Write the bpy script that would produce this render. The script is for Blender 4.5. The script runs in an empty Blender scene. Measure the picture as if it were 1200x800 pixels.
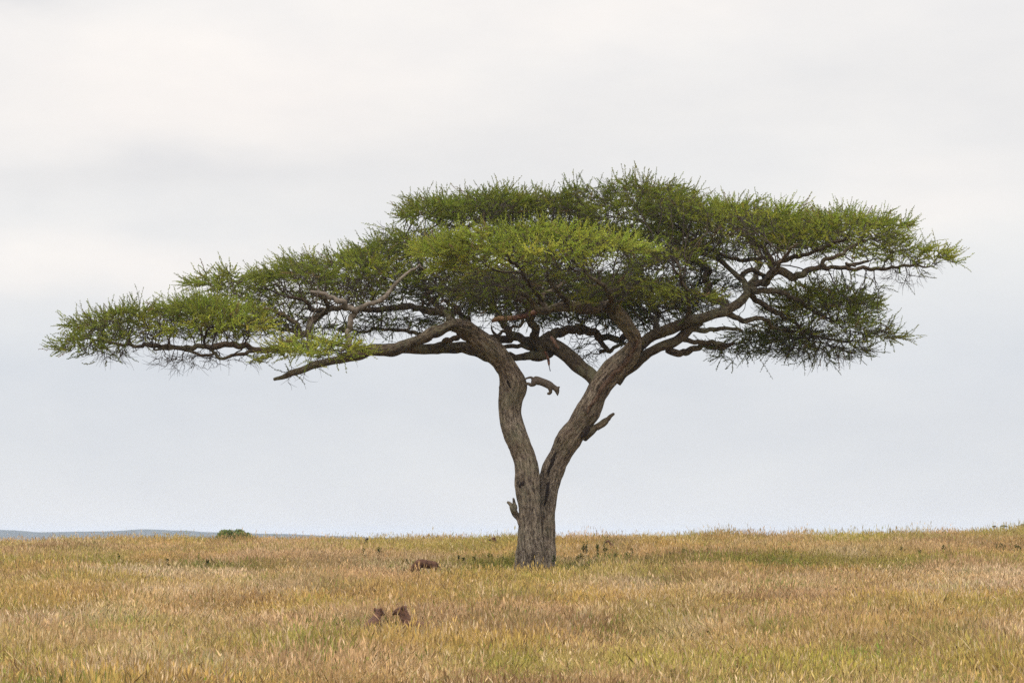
import bpy, math, random, time
import numpy as np
from mathutils import Vector, kdtree, noise as mnoise
T0 = time.time()
random.seed(7)
RNG = np.random.default_rng(11)
sc = bpy.context.scene
COL = sc.collection

# ------------------------------------------------------------------ camera model used to measure the photograph
F = 200.0 / 36.0 * 1200.0          # focal length in photo pixels
HY = 630.0                          # eye level in the photo
CAMZ = 2.6
D = 180.0                           # distance of the acacia
def P(px, py, Y):
    return np.array([(px - 600.0) / F * Y, Y, CAMZ - (py - HY) / F * Y])

# ------------------------------------------------------------------ helpers
def mesh_obj(name, verts, faces, mat=None, parent=None, smooth=True, attrs=None):
    """verts (n,3); faces: (m,k) array or list of arrays of equal k"""
    me = bpy.data.meshes.new(name)
    verts = np.asarray(verts, dtype=np.float32)
    if isinstance(faces, np.ndarray): faces = [faces]
    faces = [np.asarray(f, dtype=np.int32) for f in faces if len(f)]
    me.vertices.add(len(verts)); me.vertices.foreach_set('co', verts.ravel())
    nl = sum(f.size for f in faces); nf = sum(len(f) for f in faces)
    me.loops.add(nl); me.polygons.add(nf)
    me.loops.foreach_set('vertex_index', np.concatenate([f.ravel() for f in faces]))
    tot = np.concatenate([np.full(len(f), f.shape[1], dtype=np.int32) for f in faces])
    st = np.concatenate([[0], np.cumsum(tot)[:-1]]).astype(np.int32)
    me.polygons.foreach_set('loop_start', st)
    me.polygons.foreach_set('loop_total', tot)
    me.polygons.foreach_set('use_smooth', np.full(nf, smooth, dtype=bool))
    for k, v in (attrs or {}).items():
        v = np.asarray(v, dtype=np.float32)
        a = me.attributes.new(k, 'FLOAT_VECTOR' if v.ndim == 2 else 'FLOAT', 'POINT')
        a.data.foreach_set('vector' if v.ndim == 2 else 'value', v.ravel())
    me.update(calc_edges=True); me.validate()
    ob = bpy.data.objects.new(name, me); COL.objects.link(ob)
    if mat: me.materials.append(mat)
    if parent: ob.parent = parent
    return ob
def tag(o, label=None, cat=None, group=None, kind=None):
    if label: o['label'] = label
    if cat: o['category'] = cat
    if group: o['group'] = group
    if kind: o['kind'] = kind
    return o
def empty(name, loc=(0, 0, 0)):
    e = bpy.data.objects.new(name, None); COL.objects.link(e); e.location = loc
    e.empty_display_size = 0.2
    return e
def nrm(v):
    return v / np.maximum(np.linalg.norm(v, axis=-1, keepdims=True), 1e-9)

# cheap vectorised value noise
_perm = RNG.random((64, 64, 64)).astype(np.float32)
def vnoise(p):
    p = np.asarray(p, dtype=np.float64)
    i = np.floor(p).astype(np.int64); f = p - i; f = f * f * (3 - 2 * f)
    out = 0
    for a in (0, 1):
        for b in (0, 1):
            for c in (0, 1):
                w = (f[..., 0] if a else 1 - f[..., 0]) * (f[..., 1] if b else 1 - f[..., 1]) * (f[..., 2] if c else 1 - f[..., 2])
                out = out + w * _perm[(i[..., 0] + a) % 64, (i[..., 1] + b) % 64, (i[..., 2] + c) % 64]
    return out
def fbm(p, o=3):
    s = 0; t = 0; a = 1.0
    p = np.asarray(p, dtype=np.float64)
    for k in range(o):
        s = s + a * vnoise(p * 2 ** k + 17.3 * k); t += a; a *= .5
    return s / t

# ------------------------------------------------------------------ materials
class NT:
    def __init__(self, tree): self.t = tree
    def n(self, typ, **kw):
        nd = self.t.nodes.new(typ)
        for k, v in kw.items():
            if k in ('inp',):
                for a, b in v.items(): self.put(nd, a, b)
            else: setattr(nd, k, v)
        return nd
    def put(self, nd, key, v):
        s = nd.inputs[key]
        if isinstance(v, bpy.types.NodeSocket): self.t.links.new(v, s)
        else: s.default_value = v
    def math(self, op, a, b=0.0, c=0.0):
        nd = self.t.nodes.new('ShaderNodeMath'); nd.operation = op
        for i, v in enumerate((a, b, c)): self.put(nd, i, v)
        return nd.outputs[0]
    def vmath(self, op, a, b=(0, 0, 0), scale=None):
        nd = self.t.nodes.new('ShaderNodeVectorMath'); nd.operation = op
        self.put(nd, 0, a)
        if scale is not None: self.put(nd, 'Scale', scale)
        else: self.put(nd, 1, b)
        return nd.outputs[0]
    def mix(self, f, a, b, typ='MIX'):
        nd = self.t.nodes.new('ShaderNodeMix'); nd.data_type = 'RGBA'; nd.blend_type = typ
        self.put(nd, 0, f); self.put(nd, 6, a); self.put(nd, 7, b)
        return nd.outputs[2]
    def noise(self, vec, scale, detail=3, rough=.55):
        nd = self.n('ShaderNodeTexNoise', inp={'Vector': vec, 'Scale': scale, 'Detail': detail, 'Roughness': rough})
        return nd.outputs['Fac']
    def ramp(self, f, stops):
        nd = self.t.nodes.new('ShaderNodeValToRGB'); cr = nd.color_ramp
        while len(cr.elements) < len(stops): cr.elements.new(.5)
        for e, (p, c) in zip(cr.elements, stops):
            e.position = p; e.color = (*c, 1) if len(c) == 3 else c
        self.put(nd, 0, f); return nd.outputs[0]
    def attr(self, name, typ='GEOMETRY'):
        nd = self.t.nodes.new('ShaderNodeAttribute'); nd.attribute_type = typ; nd.attribute_name = name
        return nd
def new_mat(name):
    m = bpy.data.materials.new(name); m.use_nodes = True
    m.node_tree.nodes.clear(); t = NT(m.node_tree)
    out = t.n('ShaderNodeOutputMaterial')
    return m, t, out
def principled(t, out, col, rough=.8, bump=None, dist=.02, strength=.6, spec=.25):
    b = t.n('ShaderNodeBsdfPrincipled')
    t.put(b, 'Base Color', col); t.put(b, 'Roughness', rough); t.put(b, 'Specular IOR Level', spec)
    if bump is not None:
        bn = t.n('ShaderNodeBump', inp={'Height': bump, 'Distance': dist, 'Strength': strength})
        t.t.links.new(bn.outputs[0], b.inputs['Normal'])
    t.t.links.new(b.outputs[0], out.inputs['Surface'])
    return b

def mat_bark(name, dark, mid, light, lichen=.3):
    m, t, out = new_mat(name)
    v = t.attr('bark').outputs['Vector']
    obj = t.n('ShaderNodeTexCoord').outputs['Object']
    n1 = t.noise(v, 15.0, 5, .7)          # long fissures (stretched attribute)
    n2 = t.noise(v, 42.0, 4, .75)
    n3 = t.noise(obj, 1.3, 3)
    n4 = t.noise(obj, 7.0, 4, .6)
    f = t.math('ADD', t.math('MULTIPLY', n1, .62), t.math('MULTIPLY', n2, .38))
    c = t.ramp(f, [(.40, dark), (.485, mid), (.60, light)])
    lich = t.ramp(t.math('ADD', t.math('MULTIPLY', n3, .6), t.math('MULTIPLY', n4, .4)), [(.50, (0, 0, 0)), (.60, (1, 1, 1))])
    c = t.mix(t.math('MULTIPLY', lich, lichen), c, (.20, .20, .12, 1))
    brn = t.ramp(t.noise(obj, .55, 2), [(.45, (0, 0, 0)), (.65, (1, 1, 1))])
    c = t.mix(t.math('MULTIPLY', brn, .2), c, (.16, .085, .05, 1))
    principled(t, out, c, .92, f, .09, 1.0, .12)
    return m
M_BARK = mat_bark('acacia_bark', (.030, .023, .018), (.155, .120, .090), (.37, .300, .225), .35)
M_LIMB = mat_bark('acacia_limb_bark', (.020, .014, .010), (.070, .052, .034), (.165, .13, .085), .45)
def mat_flat(name, col, rough=.85, var=.25, scale=8, coord='Object'):
    m, t, out = new_mat(name)
    v = t.n('ShaderNodeTexCoord').outputs[coord]
    n = t.noise(v, scale, 4)
    lo = tuple(c * (1 - var) for c in col); hi = tuple(c * (1 + var) for c in col)
    c = t.ramp(n, [(.35, lo), (.65, hi)])
    principled(t, out, c, rough, n, .01, .4)
    return m
M_TWIG = mat_flat('twig_bark', (.052, .038, .028), .9, .3, 3)
M_PALE = mat_flat('weathered_wood', (.145, .118, .092), .9, .45, 6)

def mat_leaf(name, attr_typ='GEOMETRY', transl=.35, base=None):
    m, t, out = new_mat(name)
    col = t.attr('tint', attr_typ).outputs['Color']
    if attr_typ == 'INSTANCER':
        col = t.mix(1.0, col, t.attr('blade').outputs['Color'], 'MULTIPLY')
    d = t.n('ShaderNodeBsdfDiffuse', inp={'Color': col})
    tr = t.n('ShaderNodeBsdfTranslucent', inp={'Color': col})
    mx = t.n('ShaderNodeMixShader'); mx.inputs[0].default_value = transl
    t.t.links.new(d.outputs[0], mx.inputs[1]); t.t.links.new(tr.outputs[0], mx.inputs[2])
    t.t.links.new(mx.outputs[0], out.inputs['Surface'])
    return m
M_LEAF = mat_leaf('acacia_leaves')
M_GRASS = mat_leaf('grass_blades', 'INSTANCER', .3)

# ------------------------------------------------------------------ the ground profile (height against distance)
PY_ = [-50, 0, 60, 90, 120, 150, 180, 205, 228, 245, 300, 450, 1000, 2500, 6000, 14000]
PZ_ = [-2.75, -2.75, -2.75, -2.52, -2.20, -1.84, -1.44, -1.08, -.74, -.78, -1.3, -2.3, -6, -14, -22, -26]
SKX = [-30, 0, 500, 640, 720, 1000, 1200, 1400]
SKZ = [0, 0.0, .04, .06, .11, .24, .38, .5]
def smooth_interp(x, xs, ys):
    # interpolation softened by averaging over a small window
    w = np.maximum(4.0, np.abs(x) * .05)
    return sum(np.interp(x + k * w, xs, ys) for k in (-1, -.5, 0, .5, 1)) / 5
def ground_z(x, y):
    x = np.asarray(x, float); y = np.asarray(y, float)
    z = CAMZ + smooth_interp(y, PY_, PZ_)
    yc = np.maximum(y, 60.0)
    px = 600 + x / yc * F
    rise = np.interp(px, SKX, SKZ)
    wgt = np.clip((y - 150) / 70, 0, 1) * np.clip(1 - (y - 300) / 500, 0, 1)
    z = z + rise * wgt
    z = z + (fbm(np.stack([x * .12, y * .05, 0 * x], -1)) - .5) * .16 * np.clip(1 - (y - 400) / 400, 0, 1)
    far = np.clip((y - 1500) / 1500, 0, 1) * np.clip((px - 700) / 500, 0, 1.0)
    return z + far * 11.0

m, t, out = new_mat('dry_soil')
v = t.n('ShaderNodeTexCoord').outputs['Object']
c = t.ramp(t.noise(v, .6, 6, .6), [(.35, (.15, .11, .055)), (.5, (.24, .18, .08)), (.66, (.27, .225, .09))])
cd = t.n('ShaderNodeNewGeometry').outputs['Position']
farc = t.ramp(t.noise(t.vmath('MULTIPLY', v, (.02, .004, 0)), 1, 4), [(.4, (.22, .19, .09)), (.6, (.33, .27, .12))])
sep = t.n('ShaderNodeSeparateXYZ', inp={0: cd})
ff = t.n('ShaderNodeMapRange', inp={0: sep.outputs[1], 1: 250.0, 2: 600.0})
c = t.mix(ff.outputs[0], c, farc)
principled(t, out, c, .95, t.noise(v, 7, 5), .06, .8)
M_SOIL = m
ys = np.concatenate([np.arange(-60, 60, 6.0), np.arange(60, 260, 1.5), np.geomspace(262, 14000, 90)])
us = np.concatenate([[-3.2, -2, -1.2, -.8, -.5, -.3], np.linspace(-.2, .2, 90), [.3, .5, .8, 1.2, 2, 3.2]])
X = us[None, :] * np.maximum(np.abs(ys[:, None]), 70); Y = np.repeat(ys[:, None], len(us), 1)
Z = ground_z(X, Y)
nr, nc = X.shape
idx = np.arange(nr * nc).reshape(nr, nc)
fc = np.stack([idx[:-1, :-1], idx[:-1, 1:], idx[1:, 1:], idx[1:, :-1]], -1).reshape(-1, 4)
g = mesh_obj('ground', np.stack([X, Y, Z], -1).reshape(-1, 3), fc, M_SOIL)
tag(g, 'straw coloured savanna ground rising gently to a low crest', kind='structure')

# ------------------------------------------------------------------ tubes
def catmull(P_, step):
    P_ = np.asarray(P_, float); n = len(P_); out_ = []
    for i in range(n - 1):
        p0 = P_[max(i - 1, 0)]; p1 = P_[i]; p2 = P_[i + 1]; p3 = P_[min(i + 2, n - 1)]
        L = np.linalg.norm(p2[:3] - p1[:3]); k = max(1, int(math.ceil(L / step)))
        for j in range(k):
            u = j / k
            out_.append(.5 * ((2 * p1) + (-p0 + p2) * u + (2 * p0 - 5 * p1 + 4 * p2 - p3) * u * u + (-p0 + 3 * p1 - 3 * p2 + p3) * u ** 3))
    out_.append(P_[-1])
    return np.array(out_)
class Buf:
    def __init__(s): s.v = []; s.q = []; s.tri = []; s.a = {}; s.n = 0
    def add(s, v, q=None, tri=None, **attrs):
        s.v.append(v)
        if q is not None and len(q): s.q.append(q + s.n)
        if tri is not None and len(tri): s.tri.append(tri + s.n)
        for k, a in attrs.items(): s.a.setdefault(k, []).append(a)
        s.n += len(v)
    def build(s, name, mat, parent=None, smooth=True):
        fs = []
        if s.q: fs.append(np.concatenate(s.q))
        if s.tri: fs.append(np.concatenate(s.tri))
        return mesh_obj(name, np.concatenate(s.v), fs, mat, parent, smooth, {k: np.concatenate(a) for k, a in s.a.items()})
def tube(buf, path, rough=.08, sides=None, flat=None, seed=0., ridge=0.0, cap=True, bark=True):
    """path (n,4) centre + radius. Swept tube with lumpy, ridged section."""
    path = np.asarray(path, float); c = path[:, :3]; r = path[:, 3]; n = len(c)
    rm = r.max()
    if sides is None: sides = int(np.clip(rm * 90, 6, 44))
    tan = nrm(np.gradient(c, axis=0))
    up = np.array([0, -1, 0.0]); N = np.zeros((n, 3)); 
    a = up - tan[0] * up.dot(tan[0])
    if np.linalg.norm(a) < .1: a = np.array([1., 0, 0]) - tan[0] * tan[0][0]
    a /= np.linalg.norm(a)
    for i in range(n):
        a = a - tan[i] * a.dot(tan[i]); a /= max(np.linalg.norm(a), 1e-9); N[i] = a
    B = np.cross(tan, N)
    s = np.concatenate([[0], np.cumsum(np.linalg.norm(np.diff(c, axis=0), axis=1))])
    th = np.linspace(0, 2 * np.pi, sides, endpoint=False)
    ct, st = np.cos(th), np.sin(th)
    R = np.repeat(r[:, None], sides, 1)
    at = np.stack([ct[None] * R, st[None] * R, np.repeat((s * .30)[:, None], sides, 1) + seed * 7.1], -1)
    if rough:
        q = np.stack([ct[None] * 1.1 + 0 * R, st[None] * 1.1 + 0 * R, np.repeat((s / max(rm * 3.0, .05))[:, None], sides, 1) + seed * 13], -1)
        R = R * (1 + rough * 2 * (fbm(q * 1.3, 3) - .5))
    if ridge:
        q = np.stack([ct[None] * 3.2 + 0 * R, st[None] * 3.2 + 0 * R, np.repeat((s * .55)[:, None], sides, 1) + seed], -1)
        q2 = np.stack([ct[None] * 7.5 + 0 * R, st[None] * 7.5 + 0 * R, np.repeat((s * 1.1)[:, None], sides, 1) + seed], -1)
        q3 = q2 * np.array([2.2, 2.2, 3.5]) + 9
        R = R + ridge * .35 * (vnoise(q3) - .5) * 2
        R = R + ridge * .75 * (1 - 2 * np.abs(2 * vnoise(q) - 1)) + ridge * .5 * (1 - 2 * np.abs(2 * vnoise(q2) - 1))
    v = c[:, None] + N[:, None] * (ct[None] * R)[..., None] + B[:, None] * (st[None] * R)[..., None]
    i = np.arange(n * sides).reshape(n, sides); j = np.roll(i, -1, 1)
    q = np.stack([i[:-1], j[:-1], j[1:], i[1:]], -1).reshape(-1, 4)
    v = v.reshape(-1, 3); at = at.reshape(-1, 3); tri = None
    if cap:
        v = np.vstack([v, c[0] - tan[0] * r[0] * .3, c[-1] + tan[-1] * r[-1] * .6]); at = np.vstack([at, at[0], at[-1]])
        k = n * sides
        tri = np.concatenate([np.stack([j[0], i[0], np.full(sides, k)], -1), np.stack([i[-1], j[-1], np.full(sides, k + 1)], -1)])
    if bark: buf.add(v, q, tri, bark=at)
    else: buf.add(v, q, tri)
def limb_path(pts, wob=.35, seed=0.0):
    """pts: (px,py,width px,depth offset)"""
    A = []
    for px, py, w, d in pts:
        p = P(px, py, D + d); A.append([*p, w * .5 / F * (D + d)])
    A = np.array(A); rm = A[:, 3].mean()
    A = catmull(A, max(.07, rm * .45))
    s = np.arange(len(A)) * .1
    if rm < .13: wob = wob * 2.6
    w = np.stack([vnoise(np.stack([s * (1.7 if rm > .13 else 3.6) + seed * 9, s * 0 + k * 5.3, s * 0], -1)) - .5 for k in range(3)], -1)
    env = np.minimum(1, np.minimum(np.arange(len(A)), np.arange(len(A))[::-1]) / 4.0)
    A[:, :3] += w * env[:, None] * wob * rm * 2
    A[:, 3] *= 1 + .12 * (vnoise(np.stack([s * 2.1 + seed * 3, s * 0, s * 0 + 2.2], -1)) - .5) * 2
    return A

# ------------------------------------------------------------------ THE ACACIA
base = P(625, 667, D)
base[2] = float(ground_z(base[0], D))
tree = empty('acacia_tree', tuple(base))
tag(tree, 'large flat topped umbrella acacia with forked trunk standing alone in dry grass', 'tree')
def rel(A):
    A = np.array(A); A[:, :3] -= base; return A

STEM_L = [(624, 690, 46, 0), (623, 674, 40, 0), (622, 660, 36, -.05), (622, 645, 32, -.1), (621, 625, 29, -.1), (620, 600, 25, -.1), (619, 582, 25, -.1), (618, 566, 25.5, -.1), (618, 550, 24, -.1),
          (614.5, 534, 23, 0), (608, 517, 23, 0), (601, 501, 23, .1), (598, 485, 22.5, .2), (599, 468, 25, .2), (602, 452, 29, .2), (597, 437, 24, .1), (589, 424, 21, 0), (574, 408, 20, -.2), (556, 394, 20, -.4), (543, 383, 17, -.7), (532, 381, 13, -1.0)]
STEM_R = [(640, 690, 36, .3), (638, 674, 30, .3), (636, 660, 27, .3), (636, 645, 25, .35), (637, 625, 23, .4), (639, 600, 20, .4), (642, 582, 20, .4), (644, 566, 23, .4), (648, 550, 25, .4),
          (656, 534, 24, .4), (665.5, 517, 25, .3), (677, 501, 25, .2), (687, 485, 26, .1), (695, 469, 24, 0), (704, 452, 24, 0), (717, 436, 24, -.1), (729, 425, 22, -.2), (738, 416, 20, -.3), (743, 407, 16, -.5), (745, 399, 14, -.6), (741, 390, 14.5, -.8), (734, 381, 15, -1), (728, 372, 15, -1.2), (720, 364, 15, -1.4)]
b = Buf()
for k, S in enumerate((STEM_L, STEM_R)):
    A = rel(limb_path(S, .06, k + 1.)); A = catmull(A, .06)
    tube(b, A, .12, 84, ridge=.05, seed=k * 3.1, cap=True)
# root flares
for k, (px, d, ex, ey) in enumerate([(606, -.2, -.75, -.2), (613, -.5, -.25, -.6), (630, -.6, .1, -.6), (641, -.2, .45, -.3), (640, .7, .4, .6), (608, .5, -.5, .6)]):
    p0 = P(px, 645, D + d) - base; p1 = np.array([p0[0] * 1.0, p0[1] * 1.05, .20]); p2 = p1 + np.array([ex * .35, ey * .35, -.26]); p3 = p1 + np.array([ex, ey, -.5])
    tube(b, catmull(np.array([[*p0, .05], [*p1, .13], [*p2, .12], [*p3, .06]]), .08), .1, 14, seed=k + 20., ridge=.012)
b.build('trunk', M_BARK, tree)

def part(name, lst, mat=M_LIMB, ridge=.010, label=None, rough=.14, wob=.35):
    b = Buf(); out_ = []
    for k, S in enumerate(lst):
        A = limb_path(S, wob, hash_(S)); out_.append(A)
        tube(b, rel(A), rough, seed=hash_(S), ridge=ridge)
    o = b.build(name, mat, tree)
    if label: o['label'] = label
    return out_
def hash_(S): return (S[0][0] * .37 + S[0][1] * .11) % 9.7
LIMBS = []
# broken stubs on the trunk
part('broken_stub', [[(684, 513, 9, .1), (691, 507, 9.5, 0), (700, 500, 8, -.05), (708, 494, 6.5, -.1), (714, 488.5, 5, -.1), (719.5, 484.5, 3, -.1)],
                     [(700, 502, 5, -.1), (707, 498, 5, -.15), (711, 494.5, 4, -.15), (713.5, 491, 2, -.15)]], M_LIMB, .006, 'splintered grey stub of a snapped limb', .1, .1)
part('broken_stub', [[(611, 618, 5, -.1), (607.5, 606, 7, -.1), (604, 597, 7, -.15), (600, 591, 5, -.2), (594.5, 588, 2.5, -.2)], [(604, 596, 5, -.15), (603.5, 590, 4, -.15), (601.5, 583.5, 2, -.15)]], M_BARK, .01, 'small dark snapped twig stub low on the trunk', .2)
# dark lumps on the stems: shade inside knots and fissures put into the colour
mk = mat_flat('hollow_shade', (.022, .014, .010), .95, .3, 20)
def knot(px, py, d, rx, rz, tilt):
    b = Buf(); c = P(px, py, D + d) - base
    n1, n2 = 10, 18
    vs = []
    for i in range(n1):
        ph = math.pi * i / (n1 - 1)
        for j in range(n2):
            th = 2 * math.pi * j / n2
            q = np.array([math.sin(ph) * math.cos(th) * rx, math.cos(ph) * .05, math.sin(ph) * math.sin(th) * rz])
            q *= 1 + .75 * (mnoise.noise(Vector(q * 9) + Vector((px, py, 0))))
            ca, sa = math.cos(tilt), math.sin(tilt)
            vs.append(c + np.array([q[0] * ca - q[2] * sa, q[1], q[0] * sa + q[2] * ca]))
    i = np.arange(n1 * n2).reshape(n1, n2); j = np.roll(i, -1, 1)
    b.add(np.array(vs), np.stack([i[:-1], j[:-1], j[1:], i[1:]], -1).reshape(-1, 4), bark=np.array(vs))
    return b.build('knot_hole', mk, tree)

L = []
def limb(*pts, **kw): L.append(list(pts))
# ---- left system
limb((548, 392, 16, -.5), (538, 382, 14, -.9), (524, 383, 12.5, -1.3), (510, 389, 13, -1.6), (496, 396, 13, -2), (480, 403, 13, -2.3), (465, 408, 14, -2.6), (449, 411, 14, -2.8), (435, 412, 13, -3), (419, 416, 13, -3.1), (408, 418.5, 12, -3.2), (396, 421, 9, -3.3), (380, 425, 8.5, -3.4), (365, 430, 8, -3.5), (352, 434.5, 7.5, -3.6), (337, 440, 6.5, -3.7), (321, 444.5, 3.5, -3.8))
limb((590, 433, 16, .3), (580, 421, 17, .5), (568, 413, 16, .8), (550, 409, 14, 1.2), (530, 407.5, 13.5, 1.6), (508, 408, 13, 2), (490, 409, 12, 2.3), (470, 408, 10, 2.7), (450, 407, 8, 3), (428, 408, 7, 3.3), (405, 405, 5.5, 3.6), (380, 398, 4.5, 4), (350, 390, 4, 4.4), (320, 384, 3, 5))
limb((543, 391, 7, -.4), (535, 396.5, 7, 0), (526, 399, 6, .4), (517, 402.5, 6, .9), (510, 407, 5, 1.2))
limb((529, 384, 9, -.8), (528.5, 376, 9.5, -.7), (524, 367.5, 9.5, -.4), (514, 363.5, 9, 0), (502, 363, 8.5, .4), (488, 361, 7.5, .8), (472, 359, 7, 1), (455, 362, 6.5, 1), (438, 364, 6, .8), (420, 361, 6, .5), (402, 359, 6, 0), (386, 363, 6.5, -.4), (374, 370, 7, -.8), (366, 381, 7, -1.2), (355, 391, 7, -1.6), (342, 399, 7.5, -1.8), (330, 404, 7.5, -2), (316, 409.5, 7, -2.1), (303, 409, 6.5, -2.2), (288, 405.5, 6.5, -2.3), (272, 404, 7, -2.4), (254, 405.5, 6.5, -2.5), (237, 407, 6, -2.6), (220, 408, 5.5, -2.7), (202, 407, 5, -2.8), (184, 406, 4.5, -2.9), (167, 404.5, 4, -3), (148, 403, 3.4, -3), (125, 400, 3, -3), (100, 397, 2.2, -3), (78, 399, 1.6, -3))
limb((303, 409.5, 5, -2.2), (292, 412.5, 4.5, -2.4), (280, 415, 4, -2.7), (268, 418.5, 4, -3), (258, 419.5, 3.5, -3.2), (252, 414, 3, -3.3), (246, 409, 3, -3.4))
limb((254, 413, 3.3, -2.6), (247, 415.5, 3.3, -2.7), (236, 417, 3.5, -2.8), (228, 414, 3.3, -2.8), (220, 410.5, 3, -2.8), (205, 409, 2.4, -3), (180, 410, 2, -3.2))
limb((506, 396.5, 5, 1.8), (500, 394.5, 5, 1.8), (490, 390, 4.5, 2), (478, 388, 4, 2.3), (466, 387, 3.6, 2.6), (452, 386, 3.2, 3), (438, 385, 3, 3.2), (424, 389, 2.8, 3.4), (408, 386, 2.4, 3.8))
limb((530, 368, 3.5, 0), (537, 366, 3.5, .4), (543, 369, 3, .8), (547, 376, 2.5, 1.1))
limb((500, 358, 4, .4), (507, 351, 4, .6), (515, 346, 4, 1), (521, 341, 3.6, 1.3), (533, 342, 3, 1.6), (545, 345, 2.6, 2))
limb((497, 357, 4, .4), (496, 348, 4, .4), (505, 341, 3.5, .6), (518, 335, 3, 1))
# curly limbs in the left hollow
limb((352, 391, 5, -1.6), (347, 380, 5, -1.7), (337, 372, 4.5, -1.8), (325, 365, 4, -1.9), (310, 362, 3.4, -2))
limb((372, 372, 6, -.9), (380, 366, 6, -1.2), (384, 358, 5, -1.5), (380, 349, 4, -1.8), (368, 346, 3.4, -2))
limb((384, 367, 5.5, -.6), (376, 362, 5, -.8), (366, 363, 5, -1), (360, 356, 4, -1.2), (350, 350, 3.5, -1.3), (338, 348, 3, -1.5))
# ---- middle
limb((728, 372, 14, -1.2), (719, 363, 15, -1.5), (708, 360.5, 14.5, -1.9), (695, 361, 14, -2.2), (680, 360, 13, -2.5), (665, 359, 11, -2.8), (652, 360, 9.5, -3), (642, 364, 8, -3.1), (632, 362, 7, -3.3), (622, 352, 6, -3.6), (612, 344, 5, -4))
limb((668, 359, 8, -2.8), (662, 350, 7, -3.1), (655, 342, 6, -3.5), (648, 332, 5, -4), (640, 322, 4, -4.5))
limb((642, 362, 7, -3), (636, 352, 6, -2.6), (640, 344, 5, -2.2), (652, 338, 4.5, -1.8), (664, 330, 4, -1.4))
limb((706, 462, 20, .05), (700, 450, 18.5, .1), (690, 438, 17, .3), (678, 426, 17, .5), (665.5, 416, 17, .7), (654, 408, 18, .8), (643, 403, 18, .9), (633, 403, 16, 1))
limb((636, 410, 14, .9), (629, 399, 11.5, .8), (626.5, 388, 9.5, .5), (625, 377, 9, .2), (622, 366, 9, -.2), (616, 355, 8, -.5), (606, 347, 7, -.8), (594, 341, 5.5, -1), (580, 336, 4, -1.3))
limb((622, 366, 7, -.2), (630, 354, 6, 0), (637, 343, 5, .5), (648, 334, 4, 1), (660, 322, 3.6, 1.5))
limb((633, 409, 12, 1), (639, 397, 12.5, 1.2), (649, 389.5, 11, 1.5), (661, 387, 10, 1.9), (673, 386, 10, 2.3), (686, 387.5, 10, 2.6), (696, 391.5, 9.5, 2.9), (706, 396, 8.5, 3.2), (718, 398, 7.5, 3.4), (730, 395.5, 7, 3.7), (744, 392, 6, 4))
limb((700, 392, 7, 3), (706, 402, 6.5, 3.1), (712, 410, 6, 3.2), (718, 411, 5, 3.2), (723, 405.5, 4, 3.3), (732, 402.5, 3.2, 3.4), (739, 401, 2, 3.5))
limb((712, 408, 4.5, 3.2), (706, 411, 3.5, 3.2), (702, 412, 2.4, 3.2))
limb((636, 408, 13, 1), (624, 403, 12, 1.1), (614, 397, 10, 1.2), (604, 394.5, 9.5, 1.4), (595, 396, 9, 1.6), (586, 398, 8, 1.9), (576, 396, 7.5, 2.1), (566, 391, 7, 2.4), (556, 383, 6, 2.8), (545, 372, 5, 3.2), (534, 362, 4.5, 3.6), (522, 352, 4, 4))
limb((628, 408, 7, 1), (618, 406, 5.5, 1), (608, 404, 5, 1), (598, 404.5, 5, .9), (588, 407.5, 4.5, .8), (580, 409, 4, .6))
limb((644, 412, 14, .9), (633, 417, 12, .9), (622, 418.5, 10, .9), (610, 417, 8, .9), (598, 416.5, 7, .8), (588, 415, 6.5, .6), (578, 412, 6, .3))
limb((609, 369, 3.6, .2), (612.5, 376, 3.6, 0), (608, 383, 3.4, -.1), (602.5, 383, 3.4, -.1), (598, 389, 3.6, -.1), (592, 388.5, 3.4, 0), (587, 389, 3.4, .1), (582.5, 393.5, 4, .1), (578, 388, 2.6, 0), (576, 383, 1.8, 0))
limb((606, 371, 6, .2), (610, 367, 7, .3), (617, 369, 6, .4), (624, 370, 5, .5))
# ---- right
limb((722, 446, 16, .2), (734, 433, 14, .2), (748, 422, 12.5, .1), (760, 413.5, 11, 0), (772, 408, 11, -.1), (786, 402.5, 11, -.2), (799, 394, 11, -.3), (810, 384, 10, -.4), (822, 378, 8, -.5))
limb((736, 422, 13, 0), (744, 411, 13, .2), (753, 403, 13, .1), (764, 394, 13, 0), (775, 389, 13, -.2), (788, 385, 13, -.4), (803, 378, 13, -.6), (820, 373.5, 12, -.8), (840, 367.5, 11, -1), (855, 361, 10.5, -1), (868, 354.5, 10, -.8), (875, 346, 10, -.6), (874, 337, 9, -.4), (870, 329, 7.5, -.3), (863, 323, 6, -.2), (855, 314, 5, 0), (844, 305.5, 5, .2), (833, 300, 4, .4), (822, 296, 3.4, .6))
limb((782, 410, 8, 0), (792, 413.5, 8, .2), (803, 413.5, 7.5, .4), (814, 409.5, 7.5, .6), (826, 405, 7, .8), (838, 404.5, 7, 1), (850, 405, 6.5, 1.2), (860, 402, 4, 1.4))
limb((800, 397, 6, -.2), (810, 400.5, 5.5, 0), (826, 400, 5, .3), (840, 401, 5, .6), (852, 404, 4, .8))
limb((810, 386, 6, -.4), (822, 387, 6, -.2), (837, 386, 5, 0), (855, 384, 4, .2), (870, 387, 2.5, .4))
limb((850, 366, 8, -.9), (862, 371, 7, -.8), (873, 375, 6, -.6), (888, 373.5, 5, -.3), (899, 376, 4.4, 0), (908, 383, 3.6, .4), (920, 387, 3, .9), (935, 388, 2.6, 1.5), (955, 391, 2.2, 2))
limb((876, 341, 7, -.4), (883, 349, 6.8, -.2), (893, 355.5, 6.5, 0), (906, 362.5, 6, .2), (917, 370, 5, .5), (928, 377, 4, .8), (945, 388, 3.4, 1.2), (965, 396, 2.8, 1.5), (990, 400, 2, 1.8))
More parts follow.
